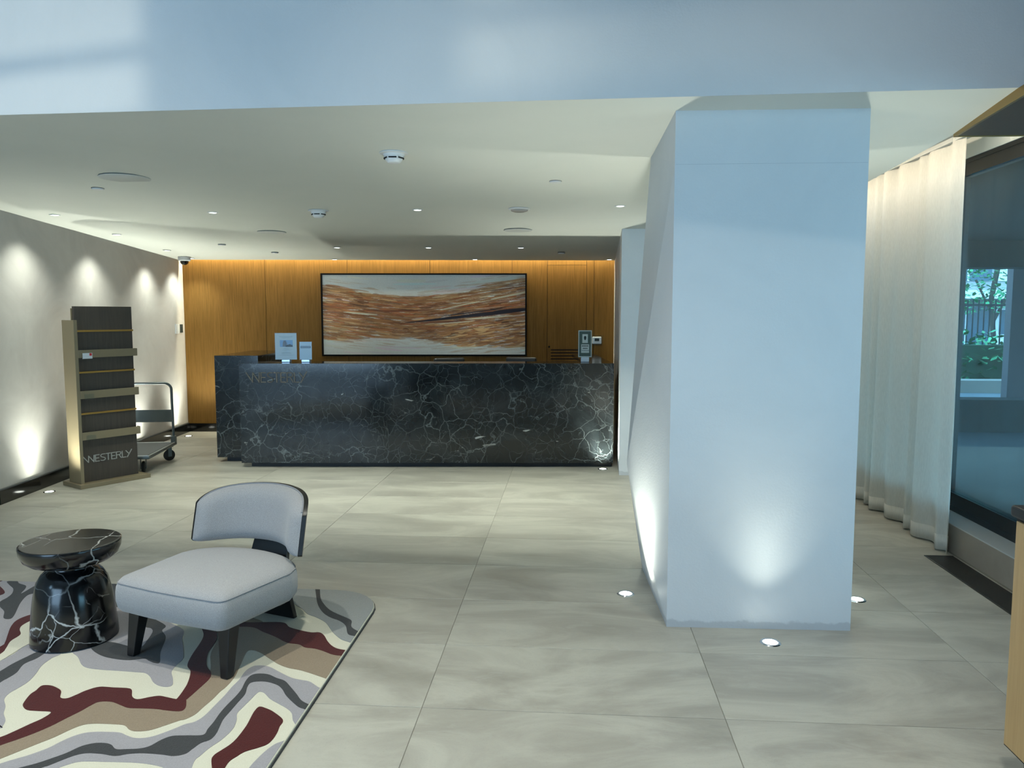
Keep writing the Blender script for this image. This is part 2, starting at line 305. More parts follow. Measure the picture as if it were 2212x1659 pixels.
RUG=[
(1,'lav',[(-3.726,4.403),(-3.538,4.402),(-3.291,4.393),(-2.73,4.387),(-2.331,4.371),(-2.064,4.27),(-1.868,4.043),(-2.154,3.901),(-1.992,3.754),(-1.938,3.638),(-1.883,3.543),(-1.824,3.427),(-1.82,3.364),(-1.808,3.291),(-1.767,3.224),(-1.74,3.169),(-1.751,3.148),(-1.792,3.154),(-1.836,3.184),(-1.883,3.238),(-1.923,3.268),(-1.971,3.273),(-2.048,3.279),(-2.137,3.284),(-2.214,3.297),(-2.265,3.33),(-2.33,3.402),(-2.392,3.45),(-2.617,3.615),(-2.851,3.807),(-2.857,3.742),(-2.775,3.545),(-2.718,3.398),(-2.707,3.164)]),
(1,'lav',[(-2.681,3.131),(-2.666,3.331),(-2.659,3.416),(-2.665,3.532),(-2.449,3.445),(-2.446,3.38),(-2.44,3.304),(-2.407,3.21),(-2.392,3.142),(-2.395,3.086),(-2.4,3.042),(-2.385,2.991),(-2.336,2.934),(-2.301,2.878),(-2.253,2.825),(-2.23,2.772),(-2.232,2.767),(-2.289,2.655)]),
(2,'dark',[(-2.604,3.038),(-2.59,3.232),(-2.588,3.305),(-2.574,3.383),(-2.558,3.444),(-2.519,3.44),(-2.514,3.375),(-2.532,3.31),(-2.505,3.226),(-2.506,3.168),(-2.509,3.127),(-2.5,2.911)]),
(1,'tan',[(-2.221,2.572),(-2.159,2.673),(-2.124,2.71),(-2.088,2.76),(-2.058,2.817),(-2.034,2.884),(-2.009,2.939),(-1.997,2.985),(-1.977,3.012),(-1.927,3.016),(-1.877,2.994),(-1.828,2.973),(-1.708,2.972),(-1.612,2.964),(-1.619,3.029),(-1.635,3.133),(-1.631,3.293),(-1.718,3.488),(-1.766,3.68),(-1.826,3.797),(-1.893,3.955),(-1.783,3.963),(-1.63,3.892),(-1.495,3.731),(-1.402,3.65),(-1.336,3.634),(-1.294,3.602),(-1.193,3.568),(-1.134,3.532),(-1.082,3.513),(-1.011,3.489),(-1.032,3.257),(-1.082,3.276),(-1.161,3.317),(-1.228,3.348),(-1.291,3.367),(-1.349,3.4),(-1.418,3.458),(-1.473,3.507),(-1.521,3.536),(-1.55,3.534),(-1.548,3.488),(-1.522,3.374),(-1.498,3.256),(-1.496,3.166),(-1.502,3.122),(-1.504,3.058),(-1.512,2.987),(-1.518,2.928),(-1.539,2.889),(-1.557,2.878),(-1.595,2.838),(-1.637,2.799),(-1.684,2.787),(-1.719,2.797),(-1.756,2.826),(-1.804,2.831),(-1.878,2.83),(-1.92,2.818),(-1.947,2.784),(-1.977,2.721),(-2.012,2.668),(-2.045,2.617),(-2.077,2.567),(-2.139,2.472)]),
(2,'red',[(-2.258,2.617),(-2.184,2.705),(-2.163,2.742),(-2.136,2.806),(-2.115,2.854),(-2.115,2.902),(-2.168,2.907),(-2.223,2.911),(-2.263,2.939),(-2.281,2.968),(-2.302,3.034),(-2.302,3.071),(-2.306,3.115),(-2.27,3.12),(-2.232,3.104),(-2.19,3.075),(-2.156,3.021),(-2.123,3.016),(-2.103,3.049),(-2.085,3.088),(-2.048,3.124),(-1.982,3.123),(-1.921,3.122),(-1.891,3.108),(-1.856,3.052),(-1.82,3.031),(-1.779,3.053),(-1.744,3.066),(-1.708,3.058),(-1.665,3.046),(-1.657,3.052),(-1.666,3.12),(-1.683,3.196),(-1.723,3.298),(-1.767,3.356),(-1.797,3.455),(-1.829,3.617),(-1.858,3.703),(-1.914,3.791),(-1.964,3.867),(-1.867,3.874),(-1.81,3.752),(-1.76,3.637),(-1.731,3.487),(-1.677,3.362),(-1.624,3.293),(-1.603,3.236),(-1.605,3.146),(-1.611,3.05),(-1.616,3.05),(-1.587,2.991),(-1.582,2.957),(-1.602,2.946),(-1.656,2.951),(-1.7,2.958),(-1.762,2.958),(-1.819,2.958),(-1.868,2.98),(-1.918,3.001),(-1.968,2.997),(-1.985,2.966),(-1.997,2.92),(-2.019,2.861),(-2.043,2.795),(-2.073,2.74),(-2.109,2.69),(-2.141,2.65),(-2.203,2.55)]),
(2,'red',[(-1.867,3.923),(-1.712,3.87),(-1.522,3.884),(-1.455,3.825),(-1.392,3.792),(-1.32,3.767),(-1.277,3.77),(-1.241,3.735),(-1.2,3.665),(-1.159,3.612),(-1.114,3.581),(-1.012,3.555),(-0.994,3.49),(-1.077,3.508),(-1.13,3.519),(-1.189,3.555),(-1.238,3.578),(-1.289,3.588),(-1.331,3.62),(-1.397,3.636),(-1.484,3.702),(-1.568,3.755),(-1.654,3.81),(-1.817,3.814)]),
(1,'lav',[(-2.128,2.459),(-2.055,2.538),(-2.04,2.554),(-2.015,2.576),(-1.987,2.601),(-1.95,2.648),(-1.932,2.691),(-1.911,2.73),(-1.881,2.759),(-1.84,2.771),(-1.793,2.774),(-1.744,2.773),(-1.704,2.755),(-1.667,2.741),(-1.63,2.743),(-1.593,2.763),(-1.548,2.815),(-1.52,2.853),(-1.491,2.874),(-1.475,2.922),(-1.471,3.01),(-1.468,3.092),(-1.47,3.168),(-1.467,3.235),(-1.474,3.317),(-1.462,3.366),(-1.433,3.381),(-1.384,3.372),(-1.322,3.328),(-1.246,3.275),(-1.195,3.256),(-1.147,3.242),(-1.087,3.191),(-1.037,3.168),(-1.034,2.854),(-1.097,2.904),(-1.128,2.967),(-1.162,3.004),(-1.211,3.04),(-1.262,3.077),(-1.308,3.126),(-1.332,3.135),(-1.339,3.113),(-1.343,3.06),(-1.348,2.999),(-1.35,2.95),(-1.332,2.904),(-1.318,2.85),(-1.318,2.797),(-1.328,2.745),(-1.346,2.694),(-1.355,2.645),(-1.36,2.606),(-1.33,2.505),(-1.297,2.398),(-1.34,2.395),(-1.419,2.527),(-1.449,2.558),(-1.512,2.576),(-1.583,2.582),(-1.672,2.579),(-1.74,2.577),(-1.781,2.57),(-1.808,2.549),(-1.828,2.526),(-1.865,2.464),(-1.936,2.383),(-2.007,2.312)]),
(2,'dark',[(-2.084,2.406),(-2.009,2.479),(-1.97,2.515),(-1.925,2.548),(-1.886,2.589),(-1.858,2.623),(-1.832,2.669),(-1.795,2.693),(-1.754,2.696),(-1.724,2.686),(-1.69,2.66),(-1.65,2.663),(-1.607,2.67),(-1.576,2.689),(-1.554,2.736),(-1.526,2.764),(-1.473,2.772),(-1.412,2.781),(-1.414,2.825),(-1.415,2.879),(-1.421,2.945),(-1.421,3.014),(-1.417,3.086),(-1.419,3.15),(-1.431,3.215),(-1.433,3.273),(-1.41,3.298),(-1.359,3.296),(-1.308,3.265),(-1.26,3.24),(-1.214,3.187),(-1.165,3.126),(-1.118,3.067),(-1.038,3.013),(-1.032,2.965),(-1.082,3),(-1.116,3.017),(-1.155,3.054),(-1.207,3.112),(-1.242,3.163),(-1.278,3.199),(-1.33,3.223),(-1.37,3.226),(-1.402,3.212),(-1.402,3.173),(-1.385,3.109),(-1.385,3.036),(-1.385,2.967),(-1.385,2.9),(-1.375,2.846),(-1.365,2.794),(-1.368,2.75),(-1.393,2.723),(-1.405,2.682),(-1.416,2.649),(-1.452,2.632),(-1.501,2.638),(-1.572,2.641),(-1.623,2.633),(-1.668,2.616),(-1.724,2.625),(-1.784,2.625),(-1.819,2.606),(-1.849,2.569),(-1.872,2.537),(-1.888,2.522),(-1.965,2.422),(-2.043,2.355)]),
(2,'red',[(-1.281,3.009),(-1.246,2.997),(-1.205,2.971),(-1.145,2.914),(-1.139,2.864),(-1.132,2.82),(-1.131,2.769),(-1.14,2.734),(-1.167,2.708),(-1.202,2.681),(-1.219,2.648),(-1.232,2.616),(-1.23,2.572),(-1.221,2.514),(-1.245,2.519),(-1.298,2.611),(-1.306,2.649),(-1.294,2.682),(-1.279,2.72),(-1.272,2.758),(-1.271,2.81),(-1.274,2.872),(-1.282,2.927),(-1.287,2.974)]),
(1,'lav',[(-1.14,2.478),(-1.144,2.578),(-1.138,2.639),(-1.122,2.711),(-1.097,2.754),(-1.047,2.758),(-1.024,2.486)]),
(2,'gray',[(-1.805,4.432),(-1.23,4.476),(-1.076,4.157),(-0.995,3.739),(-1.013,3.623),(-1.091,3.666),(-1.143,3.698),(-1.202,3.768),(-1.239,3.826),(-1.288,3.902),(-1.354,3.962),(-1.422,4.008),(-1.472,4.073),(-1.524,4.123),(-1.583,4.192),(-1.645,4.206)]),
(3,'dark',[(-1.542,4.494),(-1.516,4.496),(-1.432,4.26),(-1.376,4.152),(-1.315,4.068),(-1.251,4.012),(-1.191,3.966),(-1.154,3.928),(-1.132,3.85),(-1.078,3.793),(-1.013,3.738),(-1.016,3.679),(-1.076,3.733),(-1.124,3.759),(-1.167,3.863),(-1.217,3.923),(-1.283,3.968),(-1.343,4.031),(-1.403,4.132),(-1.456,4.258)]),
(2,'dark',[(-2.257,3.894),(-2.112,3.799),(-2.092,3.731),(-2.027,3.646),(-1.966,3.482),(-1.911,3.376),(-1.933,3.368),(-1.974,3.39),(-2.007,3.407),(-2.077,3.386),(-2.184,3.406),(-2.263,3.446),(-2.336,3.509),(-2.376,3.576),(-2.317,3.58),(-2.249,3.571),(-2.154,3.536),(-2.092,3.534),(-2.104,3.611),(-2.133,3.712),(-2.167,3.756),(-2.207,3.776)]),
(2,'dark',[(-3.422,4.372),(-3.368,4.383),(-3.327,4.347),(-3.258,4.311),(-3.225,4.262),(-3.191,4.184),(-3.197,4.315),(-3.121,4.209),(-3.136,4.159),(-3.091,4.04),(-3,3.871),(-2.984,3.818),(-3.028,3.827),(-3.092,3.915),(-3.166,3.98),(-3.219,4.049),(-3.226,4.114),(-3.246,4.18),(-3.296,4.256),(-3.362,4.313)]),
(2,'dark',[(-2.804,4.385),(-2.715,4.388),(-2.517,4.047),(-2.561,4.062),(-2.656,4.205)]),
(3,'red',[(-3.566,4.378),(-3.465,4.386),(-3.457,4.337),(-3.31,4.205),(-3.295,4.147),(-3.342,4.096)]),
(2,'red',[(-2.905,3.881),(-2.93,3.851),(-2.934,3.793),(-2.903,3.715),(-2.852,3.627),(-2.794,3.53),(-2.782,3.481),(-2.8,3.277),(-2.707,3.164),(-2.718,3.398),(-2.738,3.464),(-2.775,3.545),(-2.783,3.625),(-2.834,3.689),(-2.857,3.742),(-2.851,3.807)]),
(3,'cream',[(-2.681,3.131),(-2.666,3.331),(-2.665,3.416),(-2.667,3.476),(-2.665,3.532),(-2.671,3.611),(-2.816,3.785),(-2.851,3.807),(-2.857,3.742),(-2.834,3.689),(-2.783,3.625),(-2.775,3.545),(-2.738,3.464),(-2.718,3.398),(-2.707,3.164)]),
]# ================================================================ SETTING
def cz(Y): return float(np.interp(Y, [3.8, 4.03, 7.0, 10.6], [2.66, 2.655, 2.53, 2.378]))

# floor: bed of grout and one object per tile
fl0 = MB().box(-6.9, 2.95, 1.2, 11.3, -0.12, -0.003).build('floor', M_grout)
tag(fl0, kind='structure')
fl1 = MB().box(-6.9, 2.95, -4.4, 1.2, -0.12, 0).build('floor_rear', M_tile); tag(fl1, kind='structure')
xs = [-6.864 + 1.25 * k for k in range(8)]; xs = [-6.864, -5.614, -4.364, -3.114, -1.864, -0.614, 0.636, 1.886, 2.62]
tile_me = {}
for j in range(16):
    y0 = 1.215 + 0.625 * j
    for i in range(len(xs) - 1):
        wd = xs[i + 1] - xs[i]; key = round(wd, 3)
        if key not in tile_me:
            g = 0.0013
            t0 = MB().box(g, wd - g, g, 0.625 - g, -0.01, 0.0).build('tile', M_tile, bevel=0.0012, seg=1)
            tile_me[key] = t0; t = t0
        else:
            t = tile_me[key].copy(); COL.objects.link(t)
        t.parent = fl0; t.location = (xs[i], y0, 0)

# ceiling
ce = MB()
Yb = 10.40
def bw_y(x, off=0.0): return 10.497 + (x + 5.36) * 0.07625 - off / 0.9971
cols = [(3.8, cz(3.8)), (7.0, cz(7.0))]
def fas(x): return 3.8 - 0.022 * (x - 1.0)
xl, xr = -6.9, 2.09
V = [(xl, fas(xl), 2.66), (xr, fas(xr), 2.66), (xl, 7, 2.53), (xr, 7, 2.53), (xl, bw_y(xl, 0.13), cz(bw_y(xl, .13))), (xr, bw_y(xr, 0.13), cz(bw_y(xr, .13)))]
V2 = [(a, b, c + 0.12) for a, b, c in V]
ce.add(V + V2, [[0, 1, 3, 2], [2, 3, 5, 4], [6, 8, 9, 7], [8, 10, 11, 9], [0, 6, 7, 1], [4, 5, 11, 10], [0, 2, 8, 6], [2, 4, 10, 8], [1, 7, 9, 3], [3, 9, 11, 5]])
tag(ce.build('ceiling', M_ceiling), kind='structure')
tag(MB().box(2.09, 3.05, 4.0, 9.2, 2.88, 2.96).box(2.085, 2.10, 4.58, 9.2, 2.67, 2.9).build('ceiling_curtain_pocket', M_ceiling), kind='structure')
# double-height space: upper wall over the ceiling edge, side, rear and roof
up = MB().hexa([(xl, fas(xl) - 0.004), (2.95, fas(2.95) - 0.004), (2.95, fas(2.95) + 0.16), (xl, fas(xl) + 0.16)], 2.66, 6.2)
tag(up.build('wall_upper', M_upper), kind='structure')
tag(MB().box(-6.9, 3.0, -4.4, 3.95, 6.2, 6.35).build('ceiling_upper', M_upper), kind='structure')
tag(MB().box(-6.9, 3.0, -4.55, -4.4, 0, 6.2).build('wall_rear', M_upper), kind='structure')
wr_ = MB().box(2.9, 3.05, -4.4, 3.9, 2.8, 6.2).box(2.9, 3.05, -4.4, -1.0, 0, 2.8)
tag(wr_.build('wall_right', M_darkwood), kind='structure')
# left wall of the double-height space with two glazed bays, a pier between them and a transom
lw = MB().box(-6.6, -6.4, -4.4, -3.7, 0, 6.2).box(-6.6, -6.4, -0.2, 6.3, 0, 6.2).box(-6.6, -6.4, -3.7, -0.2, 0, 2.455).box(-6.6, -6.4, -3.7, -0.2, 3.6, 6.2)
lw.box(-6.6, -6.4, -2.46, -1.67, 2.455, 3.6).box(-6.53, -6.47, -3.7, -0.2, 2.61, 2.66)
tag(lw.build('wall_left_lobby', M_upper), kind='structure')
# left side wall with its black skirting
A = Vector((-4.94, 6.25, 0)); B = Vector((-5.38, 10.5, 0)); dl = (B - A).normalized(); nl = Vector((dl.y, -dl.x, 0))
def onl(s, off=0.0, z=0.0): p = A + dl * s + nl * off; return (p.x, p.y, z)
L0 = (B - A).length
wl = MB().hexa([onl(-0.0)[:2], onl(L0 + 0.5)[:2], onl(L0 + 0.5, -0.15)[:2], onl(0, -0.15)[:2]], 0.0, 2.6)
tag(wl.build('wall_left', M_leftwall), kind='structure')
sk = MB().hexa([onl(0, 0.028)[:2], onl(L0 - 0.02, 0.028)[:2], onl(L0 - 0.02, 0.0)[:2], onl(0, 0.0)[:2]], 0.0, 0.118)
sk.hexa([onl(0, 0.022)[:2], onl(L0 - 0.02, 0.022)[:2], onl(L0 - 0.02, 0.0)[:2], onl(0, 0.0)[:2]], 0.118, 0.13, 1)
tag(sk.build('baseboard_left', [M_black, Mat('skirting_lip', srgb(70, 74, 76), 0.4).m]), kind='structure')
tag(MB().box(-6.5, -4.925, 5.75, 6.25, 0, 2.66).build('wall_left_marble', M_browmarble), kind='structure')

# rear wall of oak panels, with a flush door
TH = math.atan(0.07625)
bk = empty('wall_back', (-5.36, 10.497, 0), TH); tag(bk, kind='structure')
MB().box(-0.3, 6.1, 0.02, 0.14, 0, 2.62).build('backing', M_oakgap, bk)
seams = [-0.02, 1.122, 2.262, 3.411, 4.547, 5.685, 6.02]
def panel(x0, x1, z0, z1, nm='panel'):
    return MB().box(x0 + 0.003, x1 - 0.003, 0.0, 0.02, z0, z1).build(nm, M_oak, bk, bevel=0.001, seg=1)
for a, b in zip(seams[:-1], seams[1:]):
    if abs(a - 4.547) < 0.01:
        panel(a, 5.037, 0.115, 2.56); panel(5.583, b, 0.115, 2.56); panel(5.037, 5.583, 2.325, 2.56)
    else: panel(a, b, 0.115, 2.56)
MB().box(-0.02, 6.02, -0.012, 0.02, 0, 0.112).build('baseboard', M_black, bk)
dr = empty('door_1', (-5.36, 10.497, 0), TH); tag(dr, kind='structure')
dm = MB().box(5.040, 5.580, 0.0, 0.02, 1.16, 2.322).box(5.040, 5.09, 0.0, 0.02, 0.75, 1.16).box(5.545, 5.580, 0.0, 0.02, 0.75, 1.16).box(5.040, 5.580, 0.0, 0.02, 0.115, 0.75)
dm.build('door_leaf', M_oak, dr)
MB().lathe([(0.0, 0), (0.013, 0), (0.013, 0.004), (0, 0.004)], 16).build('door_lock', M_black, dr).matrix_local = Matrix.Translation((5.065, -0.001, 1.195)) @ Matrix.Rotation(R(90), 4, 'X')
for k in range(9):
    MB().box(5.09, 5.545, 0.001, 0.018, 1.118 - 0.042 * k, 1.142 - 0.042 * k).build('slat', M_oak, dr)
# cover over the cove slot, and the warm LED strip hidden in it
tag(MB().hexa([(-6.9, bw_y(-6.9, 0.2)), (2.2, bw_y(2.2, 0.2)), (2.2, bw_y(2.2, -0.2)), (-6.9, bw_y(-6.9, -0.2))], 2.66, 2.72).hexa([(-6.9, bw_y(-6.9, 0.135)), (2.2, bw_y(2.2, 0.135)), (2.2, bw_y(2.2, 0.11)), (-6.9, bw_y(-6.9, 0.11))], 2.40, 2.7).build('trim_1', M_ceiling), kind='structure')
c0 = Vector((-5.36 + 3.0 * math.cos(TH), 10.497 + 3.0 * math.sin(TH), 0))
nb = Vector((math.sin(TH), -math.cos(TH), 0))
lp = c0 + nb * 0.075 + Vector((0, 0, 2.62))
cove = light('wall_cove_led', 'AREA', lp, WARM, 95, 5.9, 0.03, aim=lp + Vector((0, 0, -1)) - nb * 0.25)
cove.rotation_euler = (Matrix.Rotation(TH, 4, 'Z') @ Matrix.Rotation(R(12), 4, 'X')).to_euler()

# second pier at the right end of the desk, wall closing the room behind the big column
p2 = MB().hexa([(0.497, 7.93), (1.6, 7.95), (1.6, 11.3), (0.60, 11.3)], 0, 2.66)
tag(p2.build('column_rear', M_column), kind='structure')
tag(MB().box(1.6, 2.95, 8.95, 9.1, 0, 2.9).build('wall_far_right', M_column), kind='structure')

# big faceted column
FL, FR_, BLt, BLb, PB, Q = (0.511, 4.025), (1.459, 4.045), (0.487, 4.985), (0.470, 4.985), (0.362, 4.985, 0.688), (0.511, 4.025, 2.39)
zt = 2.66
cv = [(FL[0], FL[1], 0), (FR_[0], FR_[1], 0), (1.459, 4.99, 0), (BLb[0], BLb[1], 0),
      (FL[0], FL[1], zt), (FR_[0], FR_[1], zt), (1.459, 4.99, 2.64), (BLt[0], BLt[1], 2.64), PB, Q]
cf = [[0, 1, 5, 4, 9], [1, 2, 6, 5], [2, 3, 8, 7, 6], [4, 5, 6, 7], [0, 3, 2, 1],
      [9, 4, 7], [9, 7, 8], [9, 8, 0], [0, 8, 3]]
co_ = MB().add(cv, cf); colo = co_.build('column', M_column); tag(colo, kind='structure')

jl = MB().hexa([(0.515, 4.0246), (1.455, 4.0445), (1.455, 4.05), (0.515, 4.03)], 2.389, 2.3905).build('joint_line', Mat('joint_crack', srgb(186, 190, 194), 0.8).m, colo)
# ---- right side: sill, glazed front, curtain pocket, canopy
tag(MB().box(2.635, 2.95, -1.0, 9.0, 0, 0.196).build('sill_right', M_stone), kind='structure')
tag(MB().box(2.627, 2.80, -1.0, 9.0, 0.196, 0.204).build('sill_top_right', M_alu), kind='structure')
wi = empty('window_1', (2.80, 0, 0)); tag(wi, kind='structure')
MB().box(0, 0.10, -1.0, 9.0, 0.204, 0.245).box(0.004, 0.08, -1.0, 9.0, 0.245, 0.335).build('bottom_rail', M_frame, wi)
MB().box(0, 0.10, -1.0, 9.0, 2.715, 2.745).box(0.006, 0.08, -1.0, 9.0, 2.63, 2.715).build('top_rail', M_frame, wi)
for y in (1.6, 5.98, 8.9): MB().box(0.001, 0.08, y, y + 0.075, 0.24, 2.72).build('mullion', M_frame, wi)
for a, b in ((-1.0, 1.6), (1.675, 5.98), (6.055, 8.9)): MB().box(0.020, 0.026, a, b, 0.335, 2.63).build('pane', M_glass, wi)
tag(MB().box(2.79, 3.0, -1.0, 9.0, 2.745, 2.89).build('lintel_right', M_ceiling), kind='structure')
cn = empty('canopy', (0, 0, 0)); tag(cn, 'dark wood soffit panel with brass edging above the right window', 'soffit')
MB().hexa([(2.10, 4.535), (2.80, 4.55), (2.80, 0.8), (1.70, 0.8)], 2.615, 2.65).build('panel', M_darkwood, cn)
MB().hexa([(2.086, 4.55), (2.10, 4.55), (1.70, 0.8), (1.686, 0.8)][::-1], 2.612, 2.66).hexa([(2.086, 4.55), (2.80, 4.565), (2.80, 4.55), (2.086, 4.535)], 2.612, 2.66).build('edge_trim', M_gold, cn)
light('curtain_cove_led', 'AREA', (2.27, 6.75, 2.81), (1.0, 0.84, 0.62), 18, 0.03, 4.3, aim=(2.50, 6.9, 0.5)).rotation_euler = (0, R(-25), 0)
MB_ = MB().box(2.20, 2.23, 4.9, 8.9, 2.83, 2.85)
tag(MB_.build('led_profile', M_alu), 'slim light profile hidden above the sheer curtain', 'light')

# floor grille by the sill
gr = empty('floor_grille', (2.415, 1.2, 0)); tag(gr, 'long dark metal air grille set in the floor along the window sill', 'grille')
MB().box(0, 0.19, 0, 4.19, 0.0, 0.0015).build('tray', M_blackm, gr)
gb = MB()
for k in range(24): gb.box(0.004 + k * 0.0077, 0.0088 + k * 0.0077, 0.006, 4.184, 0.0015, 0.004)
gb.box(0, 0.19, 4.184, 4.19, 0.0, 0.0045).box(-0.002, 0.003, 0, 4.19, 0, 0.0045)
tag(gb.build('bars', M_grille, gr), kind='stuff')

# ================================================================ CURTAIN
cu = empty('sheer_curtain', (2.56, 5.40, 0)); tag(cu, 'off white sheer floor length curtain hanging beside the window, lit from above', 'curtain')
random.seed(4)
def curtain_pts(n=520, L=3.4):
    ph = 0; out = []
    ks = []; y = 0
    while y < L: wdt = random.choice([0.15, 0.20, 0.27, 0.36, 0.24]); ks.append((y, wdt, random.uniform(0.6, 1.15))); y += wdt
    for i in range(n):
        y = L * i / (n - 1)
        for a, wd, am in ks:
            if a <= y < a + wd: f = (y - a) / wd; break
        out.append((y, math.sin(2 * math.pi * f), am))
    return out
cp = curtain_pts(); zz = [0.012, 0.12, 0.4, 0.9, 1.4, 1.9, 2.3, 2.6, 2.82]
cb = MB(); vv = []; nn_ = len(cp)
for z in zz:
    for y, s, am in cp:
        k = 0.5 + 0.5 * max(0.0, 1 - z / 2.85) ** 0.6
        x = 0.040 * s * am * k + 0.012 * math.sin(y * 2.3) + 0.012 * math.sin(y * 9 + z * 1.4) * max(0.0, 1 - z / 2.85)
        vv.append((x, y + 0.02 * s * max(0.0, 1 - z / 2.85), z))
cb.add(vv, [[j * nn_ + i, j * nn_ + i + 1, (j + 1) * nn_ + i + 1, (j + 1) * nn_ + i] for j in range(1, len(zz) - 1) for i in range(nn_ - 1)])
cb.build('cloth', M_curtain, cu, smooth=60)
hb = MB().add([v for v in vv[:2 * nn_]], [[i, i + 1, nn_ + i + 1, nn_ + i] for i in range(nn_ - 1)])
hb.build('hem', M_curtain, cu, smooth=60).modifiers.new('s', 'SOLIDIFY').thickness = 0.003
MB().box(-0.012, 0.012, -0.02, 3.42, 2.80, 2.83).build('rail', M_alu, cu)

# ================================================================ RUG
def catmull(P, n=4):
    out = []; L = len(P)
    for i in range(L):
        p0, p1, p2, p3 = (Vector(P[(i + k) % L]) for k in (-1, 0, 1, 2))
        for k in range(n):
            t = k / n
            out.append(0.5 * ((2 * p1) + (-p0 + p2) * t + (2 * p0 - 5 * p1 + 4 * p2 - p3) * t * t + (-p0 + 3 * p1 - 3 * p2 + p3) * t ** 3))
    return out
def rrect(x0, x1, y0, y1, r, n=8):
    o = []
    for cx, cy, a in ((x1 - r, y1 - r, 0), (x0 + r, y1 - r, 90), (x0 + r, y0 + r, 180), (x1 - r, y0 + r, 270)):
        for k in range(n + 1): an = R(a + 90 * k / n); o.append((cx + r * math.cos(an), cy + r * math.sin(an)))
    return o
def clip(poly, cl):
    out = [Vector(p[:2]) for p in poly]
    for i in range(len(cl)):
        a = Vector(cl[i]); b = Vector(cl[(i + 1) % len(cl)]); e = b - a
        if e.length < 1e-6: continue
        ins = lambda p: e.x * (p.y - a.y) - e.y * (p.x - a.x) >= 0
        new = []
        for j in range(len(out)):
            p, q = out[j - 1], out[j]
            ip, iq = ins(p), ins(q)
            if ip != iq:
                d = q - p; den = e.x * d.y - e.y * d.x
                if abs(den) > 1e-12:
                    t = -(e.x * (p.y - a.y) - e.y * (p.x - a.x)) / den; new.append(p + d * t)
            if iq: new.append(q)
        out = new
        if not out: return []
    return out
RX0, RX1, RY0, RY1 = -4.35, -1.08, 1.75, 4.385
rug = empty('rug', (0, 0, 0)); tag(rug, 'cream area rug with grey, charcoal, oxblood and taupe contour shapes', 'rug')
MB().hexa(rrect(RX0, RX1, RY0, RY1, 0.30), 0.0, 0.018).build('pile', M_rug['cream'], rug, bevel=0.004, seg=2)
MB().hexa(rrect(RX0 - 0.005, RX1 + 0.005, RY0 - 0.005, RY1 + 0.005, 0.305), 0.0, 0.010).build('dark_edge', Mat('rug_dark_edge', srgb(52, 54, 56), 0.9).m, rug)  # thin dark strip showing just outside the edge of the pile
clp = rrect(RX0 + 0.004, RX1 - 0.004, RY0 + 0.004, RY1 - 0.004, 0.296)
for lev, c, P in RUG:
    q = clip(catmull(P, 5), clp)
    if len(q) < 3: continue
    o = MB().hexa([(p.x, p.y) for p in q], 0.012, 0.0185 + 0.0007 * lev).build('pattern_patch', M_rug[c], rug)
    o['label'] = {'lav': 'lavender grey', 'dark': 'charcoal', 'red': 'oxblood red', 'tan': 'taupe', 'gray': 'grey', 'cream': 'cream'}[c] + ' contour shape of the pile'
RZ = 0.0215

# ================================================================ LOUNGE CHAIR
CH = R(-19.2)
ch = empty('lounge_chair', (-1.70, 3.645, RZ), CH)
tag(ch, 'low grey upholstered lounge chair with curved back and black wooden legs on the rug', 'chair')
def seat_outline(n=12):
    P = []
    def arc(cx, cy, r, a0, a1, k=6):
        for i in range(k + 1): a = R(a0 + (a1 - a0) * i / k); P.append((cx + r * math.cos(a), cy + r * math.sin(a)))
    arc(0.295, -0.315, 0.05, -90, -8); arc(0.325, 0.06, 0.045, -5, 30, 4)
    for i in range(1, 16):
        a = R(14 + (180 - 28) * i / 16); P.append((0.372 * math.cos(a), 0.05 + 0.235 * math.sin(a)))
    arc(-0.325, 0.06, 0.045, 150, 185, 4); arc(-0.295, -0.315, 0.05, 188, 270)
    P.append((-0.1, -0.375)); P.append((0.1, -0.375))
    return P
so = seat_outline(); cxy = (0, -0.05)
def ring(sc_, z, crown=0.0):
    o = []
    for x, y in so:
        x = x * 1.0 - 0.020
        X = cxy[0] + (x - cxy[0]) * sc_; Y = cxy[1] + (y - cxy[1]) * sc_
        o.append((X, Y, z + crown - 0.02 * max(0, (-Y - 0.25)) / 0.12 * 0.3))
    return o
prof = [(0.90, 0.225), (0.955, 0.228), (0.985, 0.245), (1.0, 0.275), (1.0, 0.315), (0.992, 0.342), (0.972, 0.364)]
topp = [(0.972, 0.364), (0.935, 0.380), (0.86, 0.392), (0.72, 0.402), (0.5, 0.409), (0.25, 0.412), (0.06, 0.413)]
def rings(pr, cap0=True, cap1=True):
    m = MB(); n = len(so); v = []
    for s_, z in pr: v += ring(s_, z)
    f = [[j * n + i, j * n + (i + 1) % n, (j + 1) * n + (i + 1) % n, (j + 1) * n + i] for j in range(len(pr) - 1) for i in range(n)]
    if cap0: f.append(list(range(n))[::-1])
    if cap1: f.append([(len(pr) - 1) * n + i for i in range(n)])
    return m.add(v, f)
seat = rings(prof + topp[1:]).build('seat', M_fabric, ch, smooth=50)
MB().tube(ring(0.976, 0.3645), 0.0018, 6, closed=True).build('piping', M_fabricd, seat, smooth=60)
PHI = R(62)
